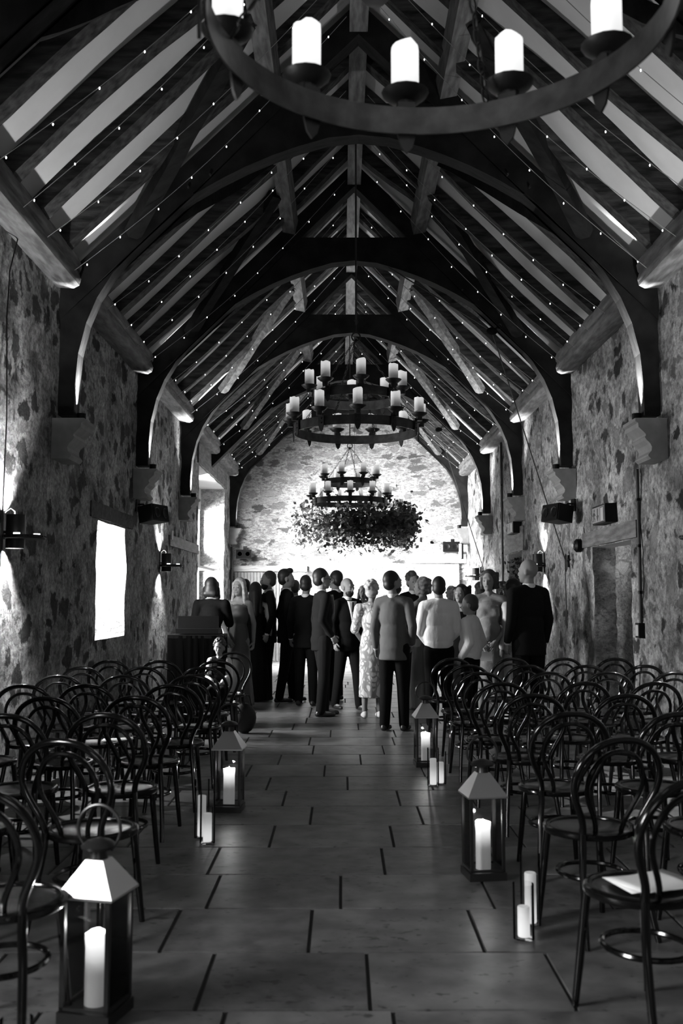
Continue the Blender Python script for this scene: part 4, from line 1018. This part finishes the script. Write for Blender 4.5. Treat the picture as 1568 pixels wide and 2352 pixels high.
        for k in range(4):
            p = w_ + d * .083 * hs + side * (.030 - .0195 * k) * hs; L = (.066, .076, .070, .054)[k] * hs; pts = [p - d * .02 * hs, p]; ang = .15
            for q in range(3):
                ang += .38 if arms[i] != 'front' else .5; p = p + (d * math.cos(ang) + nrm * math.sin(ang)) * L / 3; pts.append(p)
            fx.tube(pts, [.0088 * hs, .0090 * hs, .0083 * hs, .0075 * hs, .0055 * hs], 8)
        p = w_ + d * .025 * hs + side * .028 * hs; fx.tube([p, p + (d * .7 + side * .75 + nrm * .25) * .03 * hs, p + (d * 1.4 + side * .95 + nrm * .7) * .034 * hs, p + (d * 2.1 + side * .95 + nrm * 1.2) * .032 * hs], [.012 * hs, .011 * hs, .0095 * hs, .006 * hs], 8)
    body = baked(b, 'body', skin, root, .0085 * s if face else .0105 * s, 4, fx)
    # face details
    for sg in (-1, 1): MB().ell(Hd((sg * .031, .083, 1.672)), (.010 * s, .007 * s, .006 * s), hrot, 10, 6).build('eye', CL['eye'], root, True)
    MB().cap(Hd((-.018, .089, 1.611)), Hd((.018, .089, 1.611)), .0055 * s, .0055 * s, 8).build('lips', CL['lip'], root, True)
    if glasses:
        g = MB()
        for sg in (-1, 1):
            g.tube([Hd((sg * .033 + .024 * math.cos(a * .785), .104, 1.674 + .018 * math.sin(a * .785))) for a in range(8)], .003 * s, 5, closed=True)
            g.tube([Hd((sg * .057, .102, 1.68)), Hd((sg * .08, .05, 1.68)), Hd((sg * .082, -.01, 1.675))], .003 * s, 5)
        g.tube([Hd((-.01, .106, 1.678)), Hd((.01, .106, 1.678))], .003 * s, 5); g.build('glasses', CL['glasses'], root, True)
    if beard:
        g = MB(); hell(g, (0, .034, 1.600), (.057, .060, .052)); hell(g, (0, .03, 1.575), (.045, .05, .035)); baked(g, 'beard', HAIR['dark'], root, .009 * s, 3)
    # hair
    g = MB()
    if hairstyle in ('short', 'curlyshort', 'quiff', 'thin'):
        hell(g, (0, -.026, 1.715), (.080, .096, .097)); hell(g, (0, -.05, 1.66), (.074, .066, .07))
        if hairstyle == 'quiff': hell(g, (0, .045, 1.775), (.055, .05, .04))
        if hairstyle == 'curlyshort':
            rr = random.Random(px)
            for k in range(60):
                a = rr.uniform(0, 6.28); e = rr.uniform(-.1, 1.4); hell(g, (.082 * math.cos(a) * math.cos(e), -.024 + .096 * math.sin(a) * math.cos(e) * (1 if math.sin(a) < 0 else .75), 1.72 + .10 * math.sin(e)), (.022, .022, .022))
    elif hairstyle in ('long', 'bob', 'curlylong', 'updo'):
        hell(g, (0, -.028, 1.715), (.086, .100, .100)); hell(g, (0, -.055, 1.655), (.086, .072, .09))
        for sg in (-1, 1): g.cap(Hd((sg * .068, .02, 1.73)), Hd((sg * .078, .0, 1.60)), .026 * s, .024 * s)
        if hairstyle == 'long':
            g.cap(Hd((0, -.07, 1.66)), U((0, -.11, 1.32)), .085 * s, .055 * s); g.cap(Hd((-.06, -.05, 1.62)), U((-.08, -.09, 1.36)), .045 * s, .035 * s); g.cap(Hd((.06, -.05, 1.62)), U((.08, -.09, 1.36)), .045 * s, .035 * s)
            for sg in (-1, 1): g.cap(Hd((sg * .075, .0, 1.62)), U((sg * .10, .03, 1.42)), .028 * s, .022 * s)
        if hairstyle == 'bob':
            for sg in (-1, 1): g.cap(Hd((sg * .075, -.02, 1.66)), Hd((sg * .088, -.01, 1.55)), .040 * s, .034 * s)
            g.cap(Hd((-.05, -.08, 1.6)), Hd((.05, -.08, 1.6)), .05 * s, .05 * s)
        if hairstyle in ('curlylong', 'updo'):
            rr = random.Random(px)
            for k in range(70 if hairstyle == 'curlylong' else 40):
                a = rr.uniform(3.14, 6.28); zz = rr.uniform(1.46 if hairstyle == 'curlylong' else 1.60, 1.78); rad = .105 if hairstyle == 'curlylong' else .09
                hell(g, (rad * math.cos(a), -.03 + rad * math.sin(a) * .9, zz), (.026, .026, .028))
        if hairstyle == 'updo': hell(g, (0, -.10, 1.68), (.055, .05, .055)); g.cap(Hd((.07, .05, 1.70)), Hd((.078, .062, 1.58)), .008 * s, .005 * s)
    if g.v: baked(g, 'hair', HAIR[hair], root, .0095 * s, 2 if 'curly' in hairstyle or hairstyle == 'updo' else 5)
    # legs: trousers or bare
    def trousers(c):
        q = MB(); q.ell(S((0, 0, .95)), tuple(a * s for a in (.168 * W, .122, .13)), None, 18, 12)
        for i in (0, 1):
            q.cap(S(hips[i]), S(knees[i]), .102 * s, .074 * s); q.cap(S(knees[i]), S(ank[i]) - Vector((0, 0, .015 * s)), .074 * s, .060 * s)
        baked(q, 'trousers', CL[c], root, .012 * s, 4)
    def sleeve(q, i, grow, upto=1.):
        e_, w_ = Vector(el[i]), Vector(wr[i]); q.cap(U(shs[i]), U(e_), (.062 + grow) * s, (.050 + grow) * s)
        if upto > 0: q.cap(U(e_), U(e_.lerp(w_, .93 * upto)), (.050 + grow) * s, (.040 + grow * .6) * s)
    def trunk(q, g_, waist=0., zb=1.0):
        for c, r in (((0, 0, zb + .02), (.165 * W, .12, .10)), ((0, 0, 1.12), ((.150 + waist) * W, .108 + waist, .16)), ((0, 0, 1.29), (.170 * W, .118, .18)), ((0, -.005, 1.405), (.160 * W, .10, .09))): q.ell(U(c), tuple((a + g_) * s for a in r), None, 18, 12)
        q.cap(U((-.15 * W, -.008, 1.452)), U((.15 * W, -.008, 1.452)), (.060 + g_) * s, (.060 + g_) * s)
        for sg in (-1, 1): q.cap(U((0, -.03, 1.50)), U((sg * .14 * W, -.012, 1.465)), (.048 + g_) * s, (.054 + g_) * s)
    def open_front(zt, zb_, wt, name, c, off):
        q = MB(); n = 8; vs = []
        for i in range(n + 1):
            u = i / n; z = zt + (zb_ - zt) * u; w = wt * (1 - u) + .012
            for k in (-1, -.5, 0, .5, 1):
                x = w * k; dd = 1 - ((z - 1.29) / .25) ** 2 * .28; y = (.122 + off) * math.sqrt(max(0, 1 - (x / .19) ** 2)) * dd; vs.append(U((x, y + .012, z)))
        q.add(vs, [(i * 5 + k, i * 5 + k + 1, i * 5 + k + 6, i * 5 + k + 5) for i in range(n) for k in range(4)])
        o = q.build(name, CL[c], root, True); m_ = o.modifiers.new('thickness', 'SOLIDIFY'); m_.thickness = .004
    if outfit == 'suit':
        trousers(legcol); q = MB(); trunk(q, .012, .012)
        q.ell(U((0, -.004, .93)), tuple(a * s for a in (.185 * W, .142, .13)), None, 18, 12);
        pr = [(0, 0), (.19 * W, 0), (.182 * W, .12), (.168 * W, .25), (0, .25)]
        q.lathe([(a * s, z * s) for a, z in pr], c=S((0, -.004, .80)), n=22, sy=.78)
        sleeve(q, 0, .004); sleeve(q, 1, .004); q.cap(U((0, -.035, 1.475)), U((0, -.03, 1.50)), .066 * s, .060 * s)
        baked(q, 'jacket', CL[col], root, .011 * s, 14)
        # vent line and cuffs
        for i in (0, 1):
            e_, w_ = Vector(el[i]), Vector(wr[i]); MB().cap(U(e_.lerp(w_, .92)), U(e_.lerp(w_, .985)), .036 * s, .034 * s).build('shirt_cuff', CL['white'], root, True)
        if tie or face:
            open_front(1.49, 1.18, .062, 'shirt_front', 'white', .018)
            if tie: MB().prism([(-.012, 1.475), (.012, 1.475), (.022, 1.24), (0, 1.2), (-.022, 1.24)], 'y', .142, .150).build('tie', CL['tie'], root)
            ob = [o for o in kids(root) if o.name.startswith('tie')]
            for o in ob: o.scale = (s, s, s)
    elif outfit == 'shirt':
        trousers(legcol); q = MB(); trunk(q, .022, .03, 1.0); q.ell(U((0, 0, 1.02)), tuple(a * s for a in (.19 * W, .145, .085)), None, 18, 12)
        sleeve(q, 0, .014, .98); sleeve(q, 1, .014, .98); baked(q, 'shirt', CL[col], root, .011 * s, 3)
    elif outfit == 'waistcoat':
        trousers(legcol); q = MB(); trunk(q, .012, .01, 1.0); sleeve(q, 0, .014, .98); sleeve(q, 1, .014, .98); q.ell(U((0, 0, 1.0)), tuple(a * s for a in (.185 * W, .14, .09)), None, 18, 12); baked(q, 'shirt', CL['white'], root, .011 * s, 3)
        q = MB(); trunk(q, .020, .012, 1.10); q.v = [p for p in q.v]; baked(q, 'waistcoat', CL[col], root, .012 * s, 3)
    elif outfit in ('dress', 'longdress'):
        zh = (hem if hem is not None else (.42 if outfit == 'dress' else .04)); q = MB()
        for c, r in (((0, 0, 1.10), (.138 * W, .104, .15)), ((0, 0, 1.28), (.160 * W, .118, .16)), ((0, -.005, 1.39), (.135 * W, .092, .08))): q.ell(U(c), tuple((a + .010) * s for a in r), None, 18, 12)
        if female:
            for sg in (-1, 1): q.ell(U((sg * .062, .078, 1.29)), tuple(a * s for a in (.075, .054, .075)))
        if bump: q.ell(U((0, .10, 1.10)), tuple(a * s for a in (.14, .13 + bump, .16)), None, 18, 12)
        q.cap(U((-.12 * W, -.005, 1.435)), U((.12 * W, -.005, 1.435)), .058 * s, .058 * s)
        if not bare:
            for sg in (-1, 1): q.cap(U((0, -.025, 1.495)), U((sg * .175 * W, -.004, 1.457)), .056 * s, .060 * s)
        fl = .19 if outfit == 'dress' else .27
        nn = 40; prof = [(.150 * W, 1.12), (.172 * W, 1.0), (.185 * W, .9), ((.185 + (fl - .19) * .45) * W, zh + (.9 - zh) * .5), (fl * W, zh)]; vs = []; fs = []
        for pi_, (r_, z_) in enumerate(prof):
            for j in range(nn):
                a = 2 * math.pi * j / nn; f = 1 + (.035 + .02 * (pi_ == 4)) * math.sin(a * 9 + px) * max(0, pi_ - 1) / 3
                vs.append(S((r_ * math.cos(a) * f, r_ * .78 * math.sin(a) * f, z_)))
        for i in range(len(prof) - 1):
            for j in range(nn): fs.append((i * nn + j, i * nn + (j + 1) % nn, (i + 1) * nn + (j + 1) % nn, (i + 1) * nn + j))
        fs += [tuple(range(nn)), tuple(range(len(vs) - nn, len(vs)))]; q.add(vs, fs)
        if collar == 'sleeves':
            for i in (0, 1): sleeve(q, i, .012, 0)
        if collar == 'long':
            for i in (0, 1): sleeve(q, i, .014, .95)
        baked(q, 'dress', CL[col], root, .011 * s, 12)
    if outfit in ('suit', 'shirt', 'waistcoat'):
        mb = MB(); mb.lathe([(.068, -.02), (.070, .0), (.064, .032), (.059, .032), (.060, -.01)], n=20, sy=1.02); mb.v = [tuple(U(Vector(p) + Vector((0, -.018, 1.522)))) for p in mb.v]; mb.build('shirt_collar', CL['white'], root, True)
    # shoes
    for i in (0, 1):
        a = S(ank[i]); q = MB(); q.cap(a + Vector((0, -.035 * s, -.05 * s)), a + Vector((0, .165 * s, -.06 * s)), .038 * s, .030 * s); q.cap(a + Vector((0, -.02 * s, -.03 * s)), a + Vector((0, .03 * s, -.04 * s)), .042 * s, .040 * s)
        q.v = [(p[0], p[1], max(p[2], (.004 * s if not sit else a.z - .085 * s))) for p in q.v]
        baked(q, 'shoe', CL[feet], root, .010 * s, 2)
    return root, s, U, wr
person(487, 13.2, 1327, -8, 'woman in black seen from behind, hand raised to her face, far left', hairstyle='bob', arms=('down', 'mouth'), outfit='dress', col='black', female=True, collar='long', width=1.15)
person(549, 13.9, 1328, 168, 'smiling woman with long blonde hair in a sleeveless satin dress', hair='blonde', hairstyle='long', arms=('down', 'front'), outfit='longdress', col='satin', female=True, face=True, head=(-10, 0), bare=True)
person(587, 14.8, 1338, 4, 'long haired woman in a floor length black dress seen from behind', hairstyle='long', arms=('down', 'down'), outfit='longdress', col='black', female=True, hem=.03, width=1.08, bare=True)
person(615, 15.0, 1312, 105, 'bearded man in a dark suit and tie looking left', arms=('down', 'glass'), beard=True, tie=True, face=True, hair='brown', col='suit2')
person(563, 16.2, 1331, 20, 'dark haired man half hidden behind the smiling blonde woman', arms=('down', 'down'))
person(660, 14.7, 1307, -78, 'dark suited man with swept up hair in profile facing right', hairstyle='quiff', arms=('pocket', 'down'), step=(.10, -.12), head=(-5, -4))
person(678, 17.6, 1333, 0, 'small distant man seen from behind between two suited men', hair='brown')
person(703, 14.2, 1322, -12, 'dark suited man with his back turned, left of the man in glasses', arms=('down', 'front'), width=1.02)
person(740, 12.95, 1306, -72, 'man in dark suit and black glasses facing right, hand by his pocket', glasses=True, arms=('down', 'pocket'), step=(.06, -.05), col='suit2', legcol='suit2', face=True)
person(769, 14.9, 1311, 55, 'dark haired man behind the man in glasses, looking left', arms=('down', 'down'), hair='dark')
person(798, 13.7, 1327, -150, 'bald bearded man in dark suit and tie facing the camera', hairstyle='none', beard=True, tie=True, face=True, arms=('down', 'down'), step=(.15, -.18), head=(18, 0))
person(833, 19.0, 1346, 175, 'distant fair haired woman near the end wall', hair='fair', hairstyle='bob', outfit='dress', col='palesilk', female=True)
person(853, 12.75, 1336, 8, 'woman with curly grey hair in a pale leaf patterned dress and white trainers', hair='grey', hairstyle='curlyshort', outfit='dress', col='leaf', female=True, hem=.27, collar='sleeves', feet='sneaker', arms=('front', 'down'), width=1.05, head=(-20, 0))
person(903, 11.5, 1312, -22, 'man in pale grey suit jacket and dark trousers, seen from behind looking right', col='grey', arms=('down', 'pocket'), head=(-42, -2), step=(-.03, .05), width=1.05, face=True, beard=True)
person(947, 15.4, 1316, -160, 'man in dark suit behind the woman with the curly updo', hair='brown', hairstyle='curlyshort')
person(967, 13.6, 1326, 62, 'woman with curly updo and hair ornament reaching out her arm', hair='fair', hairstyle='updo', outfit='longdress', col='satin', female=True, arms=('reach', 'down'), face=True, bare=True)
person(1006, 11.75, 1325, 4, 'boy in white shirt and black trousers seen from behind', arms=('front', 'front'), outfit='shirt', col='white', legcol='black', hsc=1.06, width=1.05)
person(1034, 16.8, 1350, 10, 'distant grey haired man between the boy and the curly haired woman', hair='grey', hairstyle='curlyshort')
person(1060, 12.7, 1342, 150, 'woman with dark curly hair leaning to hug a boy', hair='dark', hairstyle='curlylong', outfit='longdress', col='black', female=True, collar='long', arms=('hug', 'hug'), lean=6, head=(0, -12))
person(1078, 11.55, 1366, 62, 'boy in a loose white shirt standing sideways with a hand in his pocket', hair='brown', outfit='shirt', col='white', legcol='black', arms=('pocket', 'pocket'), hsc=1.12, face=True, width=1.05, head=(10, 6))
lady = person(1121, 12.25, 1309, 170, 'smiling pregnant woman in sleeveless grey dress holding a small paper bag', hair='brown', hairstyle='updo', outfit='dress', col='greydress', female=True, arms=('front', 'front'), bump=.05, hem=.40, face=True, head=(-12, 0), width=1.08)
person(1152, 15.8, 1336, 10, 'dark haired woman behind the pregnant woman', hair='dark', hairstyle='updo', outfit='dress', col='black', female=True)
person(1101, 16.2, 1341, 0, 'partly hidden distant guest at the left shoulder of the pregnant woman', hair='brown', hairstyle='curlyshort')
person(1172, 12.3, 1330, 60, 'woman in glasses and pale pleated dress half hidden by the bald man', hair='dark', hairstyle='bob', outfit='longdress', col='palesilk', female=True, glasses=True, collar='long', arms=('down', 'glass'), face=True)
person(1211, 11.4, 1284, 22, 'tall bald man in a dark suit seen from behind on the right', hairstyle='none', arms=('down', 'down'), head=(38, 0), col='suit2', width=1.12, face=True)
person(506, 11.12, 1469, 178, 'little boy sitting and facing the camera behind a chair back', hair='brown', hairstyle='curlyshort', outfit='waistcoat', col='suit', arms=('lap', 'lap'), sit=True, face=True, hsc=1.28, legcol='suit')
# paper bag in the pregnant woman's hands
t = empty('paper_gift_bag', (pxX(1111, 12.0), 11.98, .76), R_(-6), 'small white paper bag hanging from the hands of the pregnant woman', 'bag')
mb = MB(); mb.add([(-.075, -.03, 0), (.075, -.03, 0), (.075, .03, 0), (-.075, .03, 0), (-.078, -.035, .105), (.078, -.035, .105), (.078, .035, .105), (-.078, .035, .105)], [(0, 1, 2, 3), (0, 1, 5, 4), (1, 2, 6, 5), (2, 3, 7, 6), (3, 0, 4, 7)]); o = mb.build('bag_body', M['paper'], t); sm = o.modifiers.new('thickness', 'SOLIDIFY'); sm.thickness = .002
for yy in (-.03, .03): MB().tube([(-.04, yy, .10), (-.035, yy * .5, .17), (0, 0, .19), (.035, yy * .5, .17), (.04, yy, .10)], .0025, 6).build('handle', M['cable'], t)
# the curly haired guest's feathered hair ornament
bpy.context.view_layer.update()
